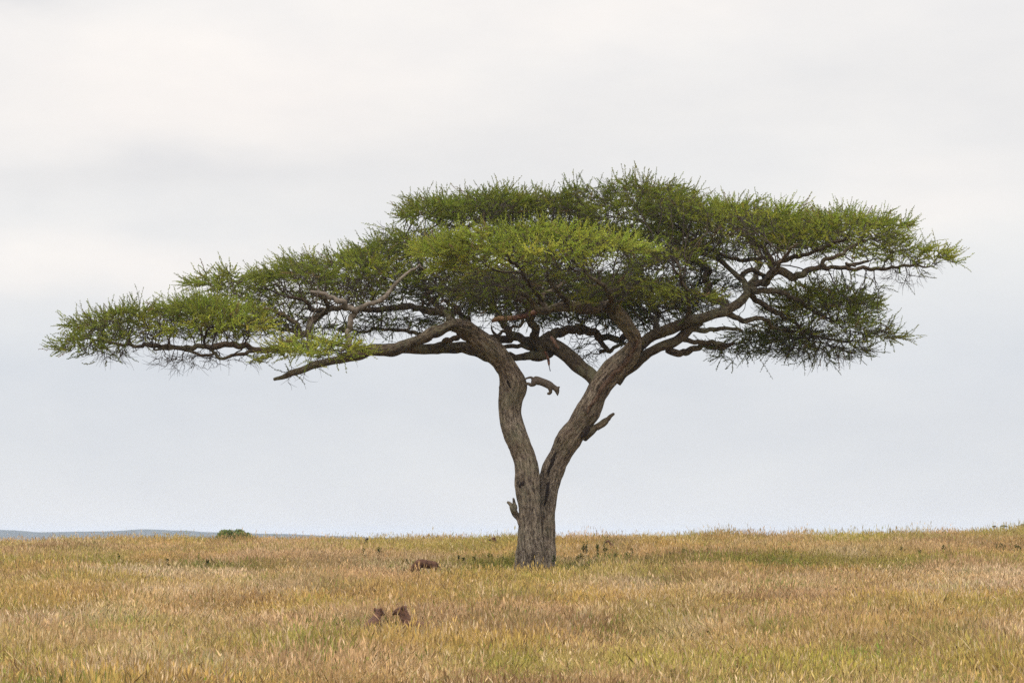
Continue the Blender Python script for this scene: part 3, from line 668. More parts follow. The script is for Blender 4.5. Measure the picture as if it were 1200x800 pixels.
# hyenas; pose built in local metres (x along body, z up)
def hyena(px, Y, yaw, pose, label, scale=1.0, dz=0.0):
    x = (px - 600) / F * Y; z = float(ground_z(x, Y)) + dz
    e = empty('hyena', (x, Y, z)); e.rotation_euler = (0, 0, yaw); e.scale = (scale,) * 3
    tag(e, label, 'hyena', 'hyenas waiting in the grass')
    bd = Buf(); ear = []
    if pose == 'walk':       # head lowered towards +x
        sp = [(-.44, 0, .50, .10), (-.36, 0, .54, .14), (-.15, 0, .57, .155), (.08, 0, .60, .165), (.24, 0, .60, .15), (.36, 0, .52, .115), (.48, 0, .40, .095), (.56, 0, .30, .095), (.62, 0, .23, .075), (.67, 0, .17, .055), (.70, 0, .13, .04)]
        legs = [((-.38, .10, .46, .10), (-.32, .11, .30, .06), (-.42, .11, .19, .035), (-.38, .11, .03, .035), (-.34, .11, .02, .035)), ((-.36, -.10, .46, .10), (-.24, -.11, .30, .06), (-.30, -.11, .18, .035), (-.24, -.11, .03, .035), (-.20, -.11, .02, .035)),
                ((.22, .10, .50, .09), (.24, .11, .32, .05), (.20, .11, .17, .035), (.22, .11, .03, .032), (.26, .11, .02, .035)), ((.22, -.10, .50, .09), (.30, -.11, .32, .05), (.34, -.11, .17, .035), (.38, -.11, .03, .032), (.42, -.11, .02, .035))]
        tail = [(-.46, 0, .52, .035), (-.53, 0, .42, .04), (-.55, 0, .30, .045), (-.54, 0, .22, .02)]
        head = (.56, .30); ear = [(.50, .40)]
        nose = (.705, .125)
    elif pose == 'sit':      # haunches down, head up, towards +x
        sp = [(-.36, 0, .16, .15), (-.22, 0, .24, .17), (-.04, 0, .34, .16), (.12, 0, .44, .145), (.20, 0, .54, .11), (.25, 0, .62, .085), (.31, 0, .67, .095), (.38, 0, .66, .078), (.45, 0, .635, .055), (.49, 0, .625, .04)]
        legs = [((-.28, .14, .18, .12), (-.12, .16, .14, .08), (-.02, .16, .05, .04), (.04, .16, .02, .035)), ((-.28, -.14, .18, .12), (-.12, -.16, .14, .08), (-.02, -.16, .05, .04), (.04, -.16, .02, .035)),
                ((.12, .09, .40, .08), (.14, .10, .22, .045), (.15, .10, .04, .035), (.19, .10, .02, .035)), ((.12, -.09, .40, .08), (.14, -.10, .22, .045), (.15, -.10, .04, .035), (.19, -.10, .02, .035))]
        tail = [(-.46, 0, .14, .03), (-.56, .05, .07, .035), (-.66, .06, .04, .02)]
        ear = [(.27, .75)]; nose = (.50, .63)
    else:                    # lying, head raised
        sp = [(-.50, 0, .16, .13), (-.38, 0, .20, .17), (-.15, 0, .23, .17), (.06, 0, .28, .165), (.18, 0, .40, .13), (.22, 0, .52, .10), (.27, 0, .60, .10), (.35, 0, .60, .08), (.42, 0, .575, .055), (.46, 0, .565, .04)]
        legs = [((-.38, .15, .15, .12), (-.20, .20, .10, .07), (-.08, .20, .04, .04), (0, .2, .03, .035)), ((-.38, -.15, .15, .12), (-.20, -.20, .10, .07), (-.08, -.20, .04, .04), (0, -.2, .03, .035)),
                ((.08, .12, .20, .08), (.14, .14, .09, .05), (.30, .14, .04, .035), (.42, .14, .03, .035)), ((.08, -.12, .20, .08), (.14, -.14, .09, .05), (.30, -.14, .04, .035), (.42, -.14, .03, .035))]
        tail = [(-.58, 0, .13, .03), (-.68, .05, .07, .035), (-.78, .08, .04, .02)]
        ear = [(.24, .69)]; nose = (.47, .56)
    chain(bd, sp)
    for l in legs: chain(bd, l)
    for (ex, ez) in ear:
        for sy in (-1, 1): chain(bd, [(ex, sy * .05, ez - .07, .03), (ex - .01, sy * .08, ez - .01, .040), (ex - .01, sy * .09, ez + .03, .022)])
    remeshed('body', bd, M_HYE, .02, e)
    tb = Buf(); chain(tb, tail); tb.build('tail', M_DARK, e)
    nb = Buf(); chain(nb, [(nose[0] - .02, 0, nose[1], .03), (nose[0] + .01, 0, nose[1] - .005, .032), (nose[0] + .025, 0, nose[1] - .01, .012)]); nb.build('muzzle', M_DARK, e)
    return e
ANIM = []
def put(*a, **k):
    e = hyena(*a, **k); ANIM.append((e.location.x, e.location.y)); return e
put(498, 174, math.radians(184), 'walk', 'dark hyena with lowered head feeding in the grass left of the trunk base', .84, .22)
put(436, 115, math.radians(60), 'sit', 'hyena sitting in the near grass, left one of the pair in the foreground', .88, .12)
put(486, 113, math.radians(162), 'lie', 'hyena lying with raised head in the near grass, right one of the foreground pair', .98, .20)
put(585, 222, math.radians(180), 'lie', 'hyena lying on the skyline grass just left of the trunk, only head and back showing', .82, .22)
put(718, 215, math.radians(200), 'sit', 'hyena whose dark head pokes out of the skyline grass right of the trunk', .62, .27)

# small bird perched on the skyline grass
bx = (428 - 600) / F * 224; bz = float(ground_z(bx, 224))
brd = empty('bird', (bx, 224, bz)); tag(brd, 'tiny black bird perched upright on the skyline grass at left', 'bird')
bb_ = Buf(); chain(bb_, [(-.10, 0, .46, .02), (-.05, 0, .52, .045), (0, 0, .58, .07), (.03, 0, .65, .062), (.05, 0, .71, .045), (.08, 0, .75, .045), (.11, 0, .755, .03)])
chain(bb_, [(.11, 0, .755, .014), (.15, 0, .75, .008), (.17, 0, .745, .003)])
remeshed('body', bb_, M_DARK, .012, brd)
for sy in (-1, 1):
    bb_ = Buf(); chain(bb_, [(0, sy * .03, .54, .010), (.01, sy * .03, .46, .007), (.02, sy * .03, .38, .007)])
    bb_.build('leg', M_DARK, brd)
pb = Buf(); tube(pb, catmull(np.array([[bx + .02, 224, bz - .05, .014], [bx, 224, bz + .2, .012], [bx + .03, 224.0, bz + .385, .010]]), .05), .1, 6, bark=False)
tag(pb.build('dead_stalk', M_TWIG), 'thin dead stalk under the small black bird', 'stalk')
# ------------------------------------------------------------------ leafy plants with foliage cards spread in a volume
def leaf_cloud(n, blobs, size, tint, seed, var=.3):
    r = np.random.default_rng(seed)
    vs = []; cs = []
    w = np.array([b_[3] * b_[4] * b_[5] for b_ in blobs]); w = w / w.sum()
    for b_, ww in zip(blobs, w):
        k = int(n * ww) + 1
        q = nrm(r.normal(size=(k, 3))) * r.random((k, 1)) ** (1 / 2.2)
        c = np.array(b_[:3]) + q * np.array(b_[3:6])
        d1 = nrm(r.normal(size=(k, 3)) + q * .6); d2 = nrm(np.cross(d1, r.normal(size=(k, 3))))
        s = size * r.uniform(.6, 1.4, (k, 1))
        vs.append(np.stack([c - d2 * s * .3, c + d1 * s * .5 - d2 * s * .05, c + d2 * s * .3, c - d1 * s * .5], 1).reshape(-1, 3))
        cc = np.array(tint) * r.uniform(1 - var, 1 + var, (k, 1)) * (1 + r.normal(size=(k, 3)) * .05)
        cs.append(np.repeat(cc, 4, 0))
    v = np.concatenate(vs); return v, np.arange(len(v)).reshape(-1, 4), np.concatenate(cs)

# big bush on the horizon
YB = 430.0; xb = (278 - 600) / F * YB; gz = float(ground_z(xb, YB))
bush = empty('bush', (xb, YB, gz)); tag(bush, 'rounded dark green bush on the horizon at left before the blue hills', 'bush')
mp = YB / F; top = CAMZ + (HY - 619) * mp - gz
bl = [(-1.0, 0, top - .75, .62, .9, .7), (-.55, .3, top - .6, .45, .8, .55), (.15, 0, top - .65, .62, .9, .62), (.70, .2, top - .85, .55, .8, .6), (1.15, 0, top - 1.0, .42, .7, .5), (-1.4, 0, top - 1.1, .3, .6, .45), (0, 0, top - 1.5, 1.3, 1.0, .9), (0, 0, .9, 1.2, 1.0, .8)]
bl = [(a * .98, b_, c, d * .95, e_, f_) for a, b_, c, d, e_, f_ in bl]
v, fq, cc = leaf_cloud(16000, bl, .15, (.14, .175, .055), 5)
mesh_obj('crown', v, fq, M_LEAF, bush, False, {'tint': cc})
tb = Buf()
for k, (dx, dy) in enumerate([(-.9, 0), (-.4, .3), (.2, -.1), (.8, .2), (1.1, 0)]):
    tube(tb, catmull(np.array([[dx * .3, dy * .3, -.1, .07], [dx * .6, dy, .6, .05], [dx, dy, top - 1.3, .03], [dx * 1.05, dy, top - .7, .015]]), .15), .1, 8, bark=False)
tb.build('stem', M_TWIG, bush)

# far umbrella trees on the right skyline
def far_tree(px, Y, w_px, top_py, label, seed, flat=.28, name='distant_tree'):
    mp = Y / F; x = (px - 600) * mp; gz = float(ground_z(x, Y)); topz = CAMZ + (HY - top_py) * mp - gz; w = w_px * mp / 2
    e = empty(name, (x, Y, gz)); tag(e, label, 'tree', 'trees far beyond the right skyline')
    r = np.random.default_rng(seed); hgt = w * flat * 2
    bl = [(r.uniform(-.6, .6) * w, r.uniform(-.5, .5) * w, topz - hgt * r.uniform(.45, .8), w * .42, w * .42, hgt * .42) for _ in range(6)] + [(0, 0, topz - hgt * .55, w * .7, w * .7, hgt * .5)]
    v, fq, cc = leaf_cloud(2600, bl, w * .16, (.075, .085, .045), seed)
    mesh_obj('crown', v, fq, M_LEAF, e, False, {'tint': cc})
    tb = Buf(); tube(tb, catmull(np.array([[0, 0, -.3, .05 * w + .1], [.05 * w, 0, topz * .4, .04 * w + .1], [0, 0, topz - hgt * .7, .03 * w + .08]]), 1.0), .1, 8, bark=False)
    for k in range(5):
        a = k * 1.26 + seed
        tube(tb, catmull(np.array([[0, 0, topz * .4, .03 * w], [math.cos(a) * w * .3, math.sin(a) * w * .3, topz - hgt * 1.0, .025 * w], [math.cos(a) * w * .55, math.sin(a) * w * .55, topz - hgt * .6, .01 * w]]), 1.0), .1, 6, bark=False)
    tb.build('trunk', M_TWIG, e)
far_tree(1203, 2300, 26, 612.5, 'rounded grey violet tree at the right edge of the skyline', 3, .35)
far_tree(1176.5, 2500, 9.5, 614.8, 'small flat topped grey tree second from the right edge on the skyline', 4, .22)
far_tree(1165, 2600, 7, 615.2, 'tiny pale tree left of the flat topped one on the right skyline', 8, .3)
far_tree(1184, 2600, 5, 616.6, 'lowest tiny grey tree between the flat topped tree and the edge tree', 9, .3)

# ------------------------------------------------------------------ blue hills far away on the left
hx = np.linspace(-1800, 900, 220); hyy = np.linspace(0, 1, 26)
HYD = 9000.0
pxh = 600 + hx / HYD * F
prof = np.interp(pxh, [-700, -300, -60, 0, 20, 45, 80, 120, 165, 215, 250, 330, 420, 700], [8, 14, 10, 9.6, 8.4, 6.6, 6.8, 7.8, 9.8, 9.2, 7.0, 5.0, 1.5, -12])
prof = prof + (fbm(np.stack([pxh * .05, 0 * pxh, 0 * pxh + 4], -1)) - .5) * 1.2
toph = CAMZ + prof * HYD / F
basez = -26.0
X = np.repeat(hx[None], 26, 0); Y = HYD + (hyy[:, None] - .5) * 1600 + 0 * X
shape = np.sin(np.pi * np.clip(hyy, 0, 1))[:, None] ** .8
Z = basez + (toph[None] - basez) * shape + (fbm(np.stack([X * .01, Y * .01, 0 * X], -1)) - .5) * 3 * shape
i = np.arange(X.size).reshape(X.shape)
fcs = np.stack([i[:-1, :-1], i[:-1, 1:], i[1:, 1:], i[1:, :-1]], -1).reshape(-1, 4)
m, t, out = new_mat('wooded_hill')
v = t.n('ShaderNodeTexCoord').outputs['Object']
c = t.ramp(t.noise(v, .02, 6), [(.35, (.018, .028, .03)), (.6, (.035, .045, .042))])
principled(t, out, c, .95, None, 0)
hills = mesh_obj('hills', np.stack([X, Y, Z], -1).reshape(-1, 3), fcs, m)
tag(hills, 'low blue wooded hills far off on the left horizon', kind='structure')

# ------------------------------------------------------------------ GRASS
def tuft(name, n, rad, h0, h1, w, lean, heads, seed, leafy=False, headcol=None):
    r = np.random.default_rng(seed); vs = []; fs = []; cs = []; k = 0
    for i in range(n):
        a = r.uniform(0, 6.283); rr = rad * r.random() ** .5
        bx_, by_ = math.cos(a) * rr, math.sin(a) * rr
        h = r.uniform(h0, h1); la = a + r.normal() * .9; le = abs(r.normal()) * lean * h
        fx, fy = r.normal(size=2); q = math.hypot(fx, fy); fx /= q; fy /= q
        lx, ly = math.cos(la) * le, math.sin(la) * le
        p = [(bx_, by_, -.05), (bx_ + lx * .3, by_ + ly * .3, h * .5), (bx_ + lx, by_ + ly, h)]
        ww = [w, w * .85, w * .25]
        col = np.array([1, 1, 1]) * r.uniform(.62, 1.3)
        if r.random() < .15: col = col * np.array([.75, 1.0, .6])
        for (x, y, z), q_ in zip(p, ww):
            vs += [(x - fx * q_, y - fy * q_, z), (x + fx * q_, y + fy * q_, z)]; cs += [col, col]
        fs += [(k, k + 1, k + 3, k + 2), (k + 2, k + 3, k + 5, k + 4)]; k += 6
        if r.random() < heads:
            hl = r.uniform(.06, .14); tx, ty = bx_ + lx, by_ + ly; hw = r.uniform(.007, .014)
            dx, dy = lx / max(h, .1) * hl * 1.3, ly / max(h, .1) * hl * 1.3
            hc = np.array(headcol if headcol is not None else (1.12, 1.06, 1.0)) * r.uniform(.75, 1.2)
            vs += [(tx, ty, h - .01), (tx + dx * .5 - fx * hw, ty + dy * .5 - fy * hw, h + hl * .45), (tx + dx, ty + dy, h + hl), (tx + dx * .5 + fx * hw, ty + dy * .5 + fy * hw, h + hl * .45)]
            cs += [hc] * 4; fs.append((k, k + 1, k + 2, k + 3)); k += 4
        if leafy:
            for _ in range(5):
                z = r.uniform(.2, 1.0) * h; u = z / h; cx_, cy_ = bx_ + lx * u, by_ + ly * u
                d = nrm(r.normal(size=3) + np.array([0, 0, .3])); s = r.uniform(.03, .06); e = nrm(np.cross(d, r.normal(size=3))) * s * .35
                c0 = np.array([cx_, cy_, z])
                vs += [tuple(c0), tuple(c0 + d * s * .5 + e), tuple(c0 + d * s), tuple(c0 + d * s * .5 - e)]
                cs += [col * r.uniform(.7, 1.3)] * 4; fs.append((k, k + 1, k + 2, k + 3)); k += 4
    o = mesh_obj(name, np.array(vs), np.array(fs), M_GRASS, None, False, {'blade': np.array(cs)})
    COL.objects.unlink(o)
    return o
T_STRAW = [tuft('straw_tuft', 74, .24, .12, .44, .0036, .62, .25, s) for s in range(4)] + [tuft('seed_tuft', 50, .20, .20, .56, .0032, .42, .5, s + 10) for s in range(3)]
T_TALL = [tuft('tall_stalks', 11, .30, .35, .74, .0034, .36, .8, s + 20) for s in range(4)]
T_DARK = [tuft('herb_tuft', 16, .16, .18, .42, .006, .5, .3, s + 40, True, (.8, .7, .6)) for s in range(3)]
T_LEAFY = [tuft('leafy_tuft', 30, .22, .12, .36, .006, .45, .1, s + 30, True) for s in range(3)]
def scatter(name, protos, pts, tint, scl, label, seed):
    r = np.random.default_rng(seed); n = len(pts)
    me = bpy.data.meshes.new(name); me.vertices.add(n); me.vertices.foreach_set('co', pts.astype(np.float32).ravel())
    for k, a in (('tint', tint), ('scl', scl), ('rot', np.stack([r.normal(size=n) * .08, r.normal(size=n) * .08, r.uniform(0, 6.283, n)], -1))):
        at = me.attributes.new(k, 'FLOAT_VECTOR', 'POINT'); at.data.foreach_set('vector', np.asarray(a, dtype=np.float32).ravel())
    at = me.attributes.new('pick', 'INT', 'POINT'); at.data.foreach_set('value', r.integers(0, len(protos), n).astype(np.int32))
    o = bpy.data.objects.new(name, me); COL.objects.link(o)
    ng = bpy.data.node_groups.new(name + '_nodes', 'GeometryNodeTree')
    ng.interface.new_socket('Geometry', in_out='INPUT', socket_type='NodeSocketGeometry')
    ng.interface.new_socket('Geometry', in_out='OUTPUT', socket_type='NodeSocketGeometry')
    gi = ng.nodes.new('NodeGroupInput'); go = ng.nodes.new('NodeGroupOutput')
    iop = ng.nodes.new('GeometryNodeInstanceOnPoints'); jn = ng.nodes.new('GeometryNodeJoinGeometry')
    for p_ in reversed(protos):
        oi = ng.nodes.new('GeometryNodeObjectInfo'); oi.inputs['Object'].default_value = p_; oi.inputs['As Instance'].default_value = True
        ng.links.new(oi.outputs['Geometry'], jn.inputs[0])
    def na(nm, typ):
        q = ng.nodes.new('GeometryNodeInputNamedAttribute'); q.data_type = typ; q.inputs['Name'].default_value = nm
        return q.outputs['Attribute']
    ng.links.new(gi.outputs[0], iop.inputs['Points']); ng.links.new(jn.outputs[0], iop.inputs['Instance'])
    iop.inputs['Pick Instance'].default_value = True
    ng.links.new(na('pick', 'INT'), iop.inputs['Instance Index'])
    ng.links.new(na('rot', 'FLOAT_VECTOR'), iop.inputs['Rotation']); ng.links.new(na('scl', 'FLOAT_VECTOR'), iop.inputs['Scale'])
    ng.links.new(iop.outputs[0], go.inputs[0])
    md = o.modifiers.new('scatter', 'NODES'); md.node_group = ng
    tag(o, label, 'grass', kind='stuff')
    return o
def field(n_dens, y0, y1, seed, dens_fn=None):
    r = np.random.default_rng(seed)
    W = lambda y: y * .105 + 4
    area = (W(y0) + W(y1)) * (y1 - y0); n = int(area * n_dens)
    y = r.uniform(y0, y1, n * 2); x = r.uniform(-1, 1, n * 2) * W(y1)
    k = np.abs(x) < W(y); x, y = x[k], y[k]
    if dens_fn is not None:
        k = r.random(len(x)) < dens_fn(x, y); x, y = x[k], y[k]
    return x, y
GOLD = np.array([.47, .325, .115]); PINK = np.array([.49, .335, .190]); OLIVE = np.array([.35, .305, .085]); GREEN = np.array([.18, .215, .05]); BROWN = np.array([.24, .152, .076]); PALE = np.array([.62, .49, .34])
def gtint(x, y, seed):
    r = np.random.default_rng(seed); n = len(x)
    def f(sx, sy, o): return fbm(np.stack([x * sx, y * sy, 0 * x + o], -1), 3)
    def lerp(c, t_, k): k = np.clip(k, 0, 1)[:, None]; return c * (1 - k) + np.asarray(t_) * k
    c = np.repeat(GOLD[None], n, 0)
    a = f(.22, .10, 3.1); c = lerp(c, PINK, (a - .38) * 5)
    a = f(.5, .16, 9.1); c = lerp(c, BROWN, (a - .50) * 4)
    a = f(.35, .12, 15.7); c = lerp(c, PALE, (a - .55) * 5)
    a = f(.3, .11, 21.7)
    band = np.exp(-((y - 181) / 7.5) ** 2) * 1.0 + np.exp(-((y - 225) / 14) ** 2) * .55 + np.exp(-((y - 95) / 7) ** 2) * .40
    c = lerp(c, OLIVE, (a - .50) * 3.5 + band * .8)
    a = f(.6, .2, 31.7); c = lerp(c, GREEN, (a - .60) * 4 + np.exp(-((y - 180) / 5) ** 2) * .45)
    c = lerp(c, PINK, np.exp(-((y - 198) / 6) ** 2) * .5)
    fg = np.exp(-((x - 4.2) / 3.4) ** 2 - ((y - 91) / 6.5) ** 2) + .8 * np.exp(-((x + .3) / 1.2) ** 2 - ((y - 93) / 4) ** 2)
    c = lerp(c, np.array([.36, .33, .07]), fg * f(.9, .4, 47.) * 1.7)
    c = lerp(c, np.array([.20, .30, .06]), np.exp(-((x - 6.05) / .35) ** 2 - ((y - 95) / 1.6) ** 2) * 1.2)
    s = r.random(n); c = lerp(c, GREEN * 1.1, (s < .05) * .8); s = r.random(n); c = lerp(c, PALE, (s < .12) * .6); s = r.random(n); c = lerp(c, BROWN, (s < .16) * .7)
    return np.clip(c * r.uniform(.62, 1.3, (n, 1)), 0, 1)
def animal_scale(x, y):
    k = np.ones(len(x))
    for (ax, ay) in ANIM[:3]:
        d = np.maximum(np.abs(x - ax) / 1.1, 0) ** 2 + (np.where(y < ay, (ay - y) / 7.0, (y - ay) / 1.0)) ** 2
        k = np.minimum(k, np.clip(.50 + .50 * (d - .6), .50, 1))
    for (ax, ay) in ANIM[3:]:
        d = (np.abs(x - ax) / .7) ** 2 + (np.where(y < ay, (ay - y) / 9.0, (y - ay) / 1.0)) ** 2
        k = np.minimum(k, np.clip(.72 + .28 * (d - .6), .72, 1))
    return k
def mk(name, protos, dens, y0, y1, seed, label, sc0=(.75, 1.25), fn=None, tfn=None, hs=1.0):
    x, y = field(dens, y0, y1, seed, fn); r = np.random.default_rng(seed + 5)
    z = ground_z(x, y); n = len(x)
    s = r.uniform(*sc0, n); hv = s * (.50 + .95 * fbm(np.stack([x * .35, y * .2, 0 * x + 40], -1), 2)) * animal_scale(x, y) * hs
    tn = gtint(x, y, seed + 9) if tfn is None else tfn(x, y)
    dtree = np.hypot(x - base[0], y - D); hv = np.where(dtree < 1.3, hv * .75, hv)
    k = dtree > .5
    near_t = (np.abs(x - base[0]) < 2.2) & (y > D - 9) & (y < D + 1); hv = np.where(near_t, hv * .6, hv)
    scatter(name, protos, np.stack([x, y, z], -1)[k], tn[k], np.stack([s, s, hv], -1)[k], label, seed)
    return n
c1 = mk('dry_grass', T_STRAW, 14.0, 62, 262, 101, 'dense golden and pinkish dry savanna grass')
c2 = mk('tall_grass_stalks', T_TALL, 1.4, 62, 250, 202, 'taller thin seed stalks rising above the dry grass', (.8, 1.2))
T_BIG = [tuft('bunch_tuft', 90, .16, .35, .82, .0048, .62, .3, s + 60) for s in range(4)]
def bg_t(x, y):
    r = np.random.default_rng(79); n = len(x); a = fbm(np.stack([x * .4, y * .15, 0 * x + 71], -1), 2)[:, None]
    b_ = r.random((n, 1)); c = PALE * (1 - b_) + GOLD * b_
    return (c * (a > .5) + (PINK * .9 * (1 - b_) + BROWN * 1.3 * b_) * (a <= .5)) * r.uniform(.75, 1.15, (n, 1))
def bg_d(x, y):
    a = fbm(np.stack([x * .3, y * .12, 0 * x + 91], -1), 3)
    return np.clip((a - .46) * 4 + .08, .04, 1) * np.clip((168 - y) / 30, 0, 1)
c5 = mk('bunch_grass', T_BIG, .75, 70, 168, 505, 'taller arching tussocks of pale dry bunch grass in the foreground', (.6, 1.05), bg_d, bg_t, 1.0)
def lf_t(x, y):
    r = np.random.default_rng(77); n = len(x)
    a = fbm(np.stack([x * .5, y * .2, 0 * x + 3], -1), 2)[:, None]
    c = np.array([.40, .345, .075]) * (1 - a) + np.array([.21, .25, .06]) * a
    return c * r.uniform(.6, 1.25, (n, 1))
def lf_d(x, y):
    a = fbm(np.stack([x * .35, y * .12, 0 * x + 21.7], -1), 3)
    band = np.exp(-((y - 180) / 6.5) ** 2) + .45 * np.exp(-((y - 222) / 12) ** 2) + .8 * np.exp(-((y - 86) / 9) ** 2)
    return np.clip((a - .47) * 3 + band * .7, .02, 1)
c3 = mk('leafy_green_grass', T_LEAFY, 7.0, 62, 250, 303, 'low leafy olive green growth among the dry grass', (.8, 1.5), lf_d, lf_t)
def dk_t(x, y):
    r = np.random.default_rng(78); n = len(x); a = r.random((n, 1))
    return (np.array([.15, .135, .05]) * (1 - a) + np.array([.17, .105, .05]) * a) * r.uniform(.6, 1.3, (n, 1))
def dk_d(x, y):
    a = fbm(np.stack([x * .45, y * .2, 0 * x + 55], -1), 3)
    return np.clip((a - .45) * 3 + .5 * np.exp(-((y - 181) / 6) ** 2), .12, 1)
c4 = mk('dark_herbs', T_DARK, 2.6, 62, 250, 404, 'small dark brown green herbs speckled through the grass', (.7, 1.35), dk_d, dk_t, 1.15)
print('grass', c1, c2, c3, 't', round(time.time() - T0, 1))

# dark leafy weeds in the olive band of grass under and beside the tree, each a plant
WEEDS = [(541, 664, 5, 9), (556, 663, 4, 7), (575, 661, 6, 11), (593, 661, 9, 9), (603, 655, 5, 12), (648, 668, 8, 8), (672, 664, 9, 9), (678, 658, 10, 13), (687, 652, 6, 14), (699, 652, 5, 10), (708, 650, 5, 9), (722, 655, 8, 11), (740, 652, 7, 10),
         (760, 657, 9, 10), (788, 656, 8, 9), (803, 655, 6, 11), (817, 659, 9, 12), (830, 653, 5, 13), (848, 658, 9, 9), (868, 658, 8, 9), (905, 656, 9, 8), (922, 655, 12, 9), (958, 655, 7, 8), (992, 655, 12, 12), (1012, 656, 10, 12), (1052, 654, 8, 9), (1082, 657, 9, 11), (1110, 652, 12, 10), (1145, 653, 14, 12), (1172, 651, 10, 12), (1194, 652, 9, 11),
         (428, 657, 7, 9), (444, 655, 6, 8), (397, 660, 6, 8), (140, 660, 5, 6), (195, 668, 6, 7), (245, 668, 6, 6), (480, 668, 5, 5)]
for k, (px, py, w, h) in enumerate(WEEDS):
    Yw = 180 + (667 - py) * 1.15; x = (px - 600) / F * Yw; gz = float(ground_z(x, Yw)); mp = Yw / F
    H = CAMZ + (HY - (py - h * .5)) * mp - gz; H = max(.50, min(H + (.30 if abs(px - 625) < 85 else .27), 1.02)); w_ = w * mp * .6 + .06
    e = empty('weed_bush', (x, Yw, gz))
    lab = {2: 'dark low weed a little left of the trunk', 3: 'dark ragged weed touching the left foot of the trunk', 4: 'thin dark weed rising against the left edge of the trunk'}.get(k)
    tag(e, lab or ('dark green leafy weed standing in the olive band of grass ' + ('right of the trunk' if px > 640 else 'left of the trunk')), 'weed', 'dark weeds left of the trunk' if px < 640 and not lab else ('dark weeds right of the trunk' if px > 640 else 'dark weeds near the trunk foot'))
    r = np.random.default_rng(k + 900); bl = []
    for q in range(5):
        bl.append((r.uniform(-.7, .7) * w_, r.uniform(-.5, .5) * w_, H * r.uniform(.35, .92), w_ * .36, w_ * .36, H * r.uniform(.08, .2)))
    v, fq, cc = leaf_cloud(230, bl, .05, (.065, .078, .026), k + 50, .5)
    mesh_obj('leaves', v, fq, M_LEAF, e, False, {'tint': cc})
    tb = Buf()
    for (bx_, by_, bz_, *_r) in bl: tube(tb, catmull(np.array([[bx_ * .2, by_ * .2, -.03, .008], [bx_ * .6, by_ * .6, bz_ * .5, .006], [bx_, by_, bz_ + H * .1, .003]]), .1), 0, 4, bark=False)
    tb.build('stem', M_TWIG, e)

# ------------------------------------------------------------------ haze
m, t, out = new_mat('haze_air')
pv = t.n('ShaderNodeVolumePrincipled'); pv.inputs['Color'].default_value = (.57, .68, .91, 1); pv.inputs['Density'].default_value = 4.6e-5; pv.inputs['Anisotropy'].default_value = 0.0
t.t.links.new(pv.outputs[0], out.inputs['Volume'])
HAZE = True
if HAZE:
    x0, x1, y0, y1, z0, z1 = -46000, 46000, -220, 15000, -32, 24
    V = np.array([[x, y, z] for z in (z0, z1) for y in (y0, y1) for x in (x0, x1)], float)
    Fq = np.array([[0, 2, 3, 1], [4, 5, 7, 6], [0, 1, 5, 4], [2, 6, 7, 3], [0, 4, 6, 2], [1, 3, 7, 5]])
    h = mesh_obj('haze', V, Fq, m, None, False); tag(h, 'thin bluish haze over the plain', kind='stuff')

# ------------------------------------------------------------------ world: overcast sheet over a Nishita sky
w = bpy.data.worlds.new('World'); sc.world = w; w.use_nodes = True; w.node_tree.nodes.clear(); t = NT(w.node_tree)
SUN_EL, SUN_AZ = math.radians(64), math.radians(205)
out = t.n('ShaderNodeOutputWorld')
sky = t.n('ShaderNodeTexSky'); sky.sky_type = 'NISHITA'; sky.sun_disc = False; sky.sun_elevation = SUN_EL; sky.sun_rotation = SUN_AZ
bg1 = t.n('ShaderNodeBackground'); t.t.links.new(sky.outputs[0], bg1.inputs[0]); bg1.inputs[1].default_value = .10
dirv = t.n('ShaderNodeTexCoord').outputs['Generated']
sp = t.n('ShaderNodeSeparateXYZ', inp={0: dirv}); dx, dy, dz = sp.outputs
wv = t.n('ShaderNodeCombineXYZ', inp={0: t.math('MULTIPLY', dx, 9.0), 1: t.math('MULTIPLY', dy, 9.0), 2: t.math('MULTIPLY', dz, 30.0)}).outputs[0]
nA = t.noise(wv, 1.0, 5, .5); 
wv2 = t.vmath('ADD', wv, (31, 7, 3)); nB = t.noise(wv2, 2.2, 4, .5)
def blob(px, py, sx, sy):
    x0 = (px - 600) / F; z0 = (HY - py) / F
    wx = t.math('ADD', t.math('SUBTRACT', dx, x0), t.math('MULTIPLY', t.math('SUBTRACT', nA, .5), .06))
    wz = t.math('ADD', t.math('SUBTRACT', dz, z0), t.math('MULTIPLY', t.math('SUBTRACT', nB, .5), .02))
    a = t.math('POWER', t.math('DIVIDE', wx, sx / F), 2.0); b_ = t.math('POWER', t.math('DIVIDE', wz, sy / F), 2.0)
    return t.math('EXPONENT', t.math('MULTIPLY', t.math('ADD', a, b_), -1.0))
el = t.math('MAXIMUM', dz, 0.0)
basec = t.ramp(t.math('MULTIPLY', el, 10.0), [(0, (.70, .70, .71)), (.12, (.665, .68, .70)), (.30, (.635, .66, .695)), (.50, (.70, .708, .718)), (.75, (.745, .735, .73)), (.95, (.775, .76, .75))])
warm = (.88, .83, .79, 1); grey = (.63, .63, .645, 1)
cl = basec
for px, py, sx, sy, colr, amt in [(240, 110, 330, 85, warm, .85), (150, 325, 330, 45, warm, .60), (700, 10, 260, 45, warm, .45), (1150, 225, 140, 40, warm, .45), (0, 5, 90, 25, grey, .8), (170, 215, 300, 28, grey, .38), (560, 180, 260, 45, grey, .22), (950, 110, 300, 50, grey, .22), (900, 480, 500, 60, grey, .15)]:
    cl = t.mix(t.math('MULTIPLY', blob(px, py, sx, sy), amt), cl, colr)
nz = t.ramp(nA, [(.30, (.95, .955, .965)), (.70, (1.045, 1.04, 1.03))])
cl = t.mix(1.0, cl, nz, 'MULTIPLY')
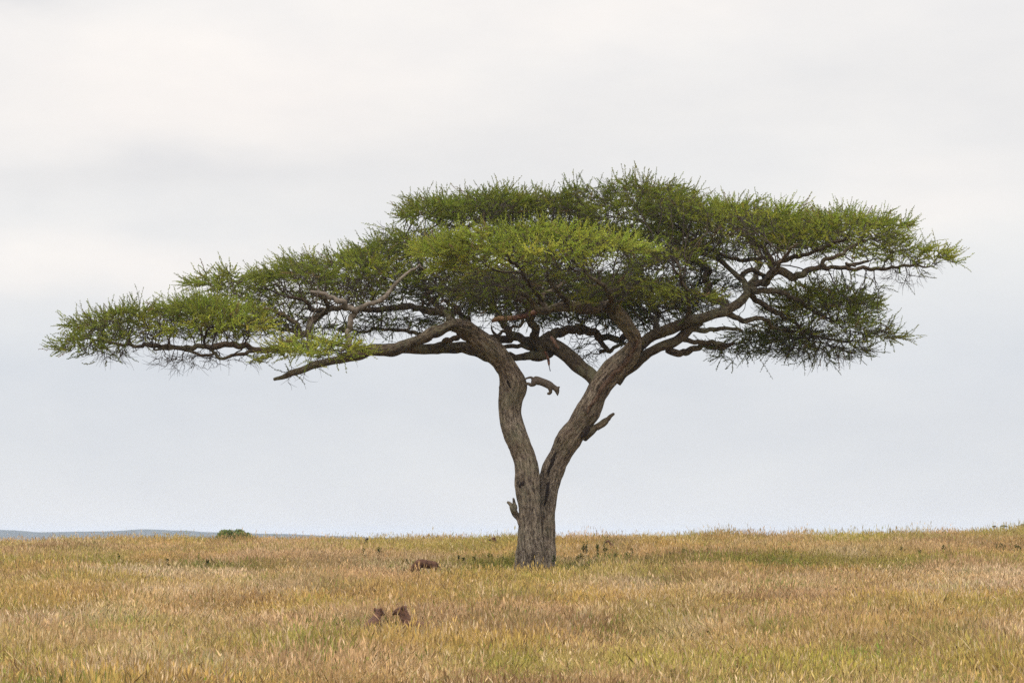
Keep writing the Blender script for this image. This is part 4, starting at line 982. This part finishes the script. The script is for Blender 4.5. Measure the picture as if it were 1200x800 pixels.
# an overcast dome is brighter overhead than at the horizon
wv3 = t.n('ShaderNodeCombineXYZ', inp={0: t.math('MULTIPLY', dx, 38.0), 1: t.math('MULTIPLY', dy, 10.0), 2: t.math('MULTIPLY', dz, 90.0)}).outputs[0]
cl = t.mix(1.0, cl, t.ramp(t.noise(wv3, 1.0, 5, .6), [(.32, (.972, .976, .984)), (.68, (1.022, 1.018, 1.012))]), 'MULTIPLY')
up = t.n('ShaderNodeMapRange', inp={0: dz, 1: .12, 2: .75, 3: 1.0, 4: 2.7}).outputs[0]
cl = t.vmath('SCALE', cl, scale=up)
bg2 = t.n('ShaderNodeBackground'); t.t.links.new(cl, bg2.inputs[0]); bg2.inputs[1].default_value = 1.0
mx = t.n('ShaderNodeMixShader'); mx.inputs[0].default_value = .97
t.t.links.new(bg1.outputs[0], mx.inputs[1]); t.t.links.new(bg2.outputs[0], mx.inputs[2]); t.t.links.new(mx.outputs[0], out.inputs[0])

ld = bpy.data.lights.new('sun', 'SUN'); ld.energy = 1.6; ld.angle = math.radians(14); ld.color = (1, .965, .91)
lo = bpy.data.objects.new('sun', ld); COL.objects.link(lo)
# direction towards the sun: Nishita rotation measured from +Y clockwise
sd = Vector((math.sin(SUN_AZ) * math.cos(SUN_EL), math.cos(SUN_AZ) * math.cos(SUN_EL), math.sin(SUN_EL)))
lo.rotation_euler = sd.to_track_quat('Z', 'Y').to_euler(); lo.location = (0, 0, 60)

# ------------------------------------------------------------------ camera and render
cd = bpy.data.cameras.new('camera'); cam = bpy.data.objects.new('camera', cd); COL.objects.link(cam)
cam.location = (0, 0, CAMZ); cam.rotation_euler = (math.radians(90), 0, 0)
cd.lens = 200; cd.sensor_width = 36; cd.shift_y = (HY - 400) / 1200.0; cd.clip_start = 1; cd.clip_end = 60000
sc.camera = cam
sc.view_settings.view_transform = 'Standard'; sc.view_settings.look = 'None'; sc.view_settings.exposure = .22; sc.view_settings.gamma = 1
sc.render.engine = 'CYCLES'
cy = sc.cycles; cy.max_bounces = 6; cy.diffuse_bounces = 3; cy.transmission_bounces = 3; cy.glossy_bounces = 2; cy.volume_bounces = 1; cy.transparent_max_bounces = 4
cy.use_denoising = False; cy.use_adaptive_sampling = False
print('script done', round(time.time() - T0, 1))
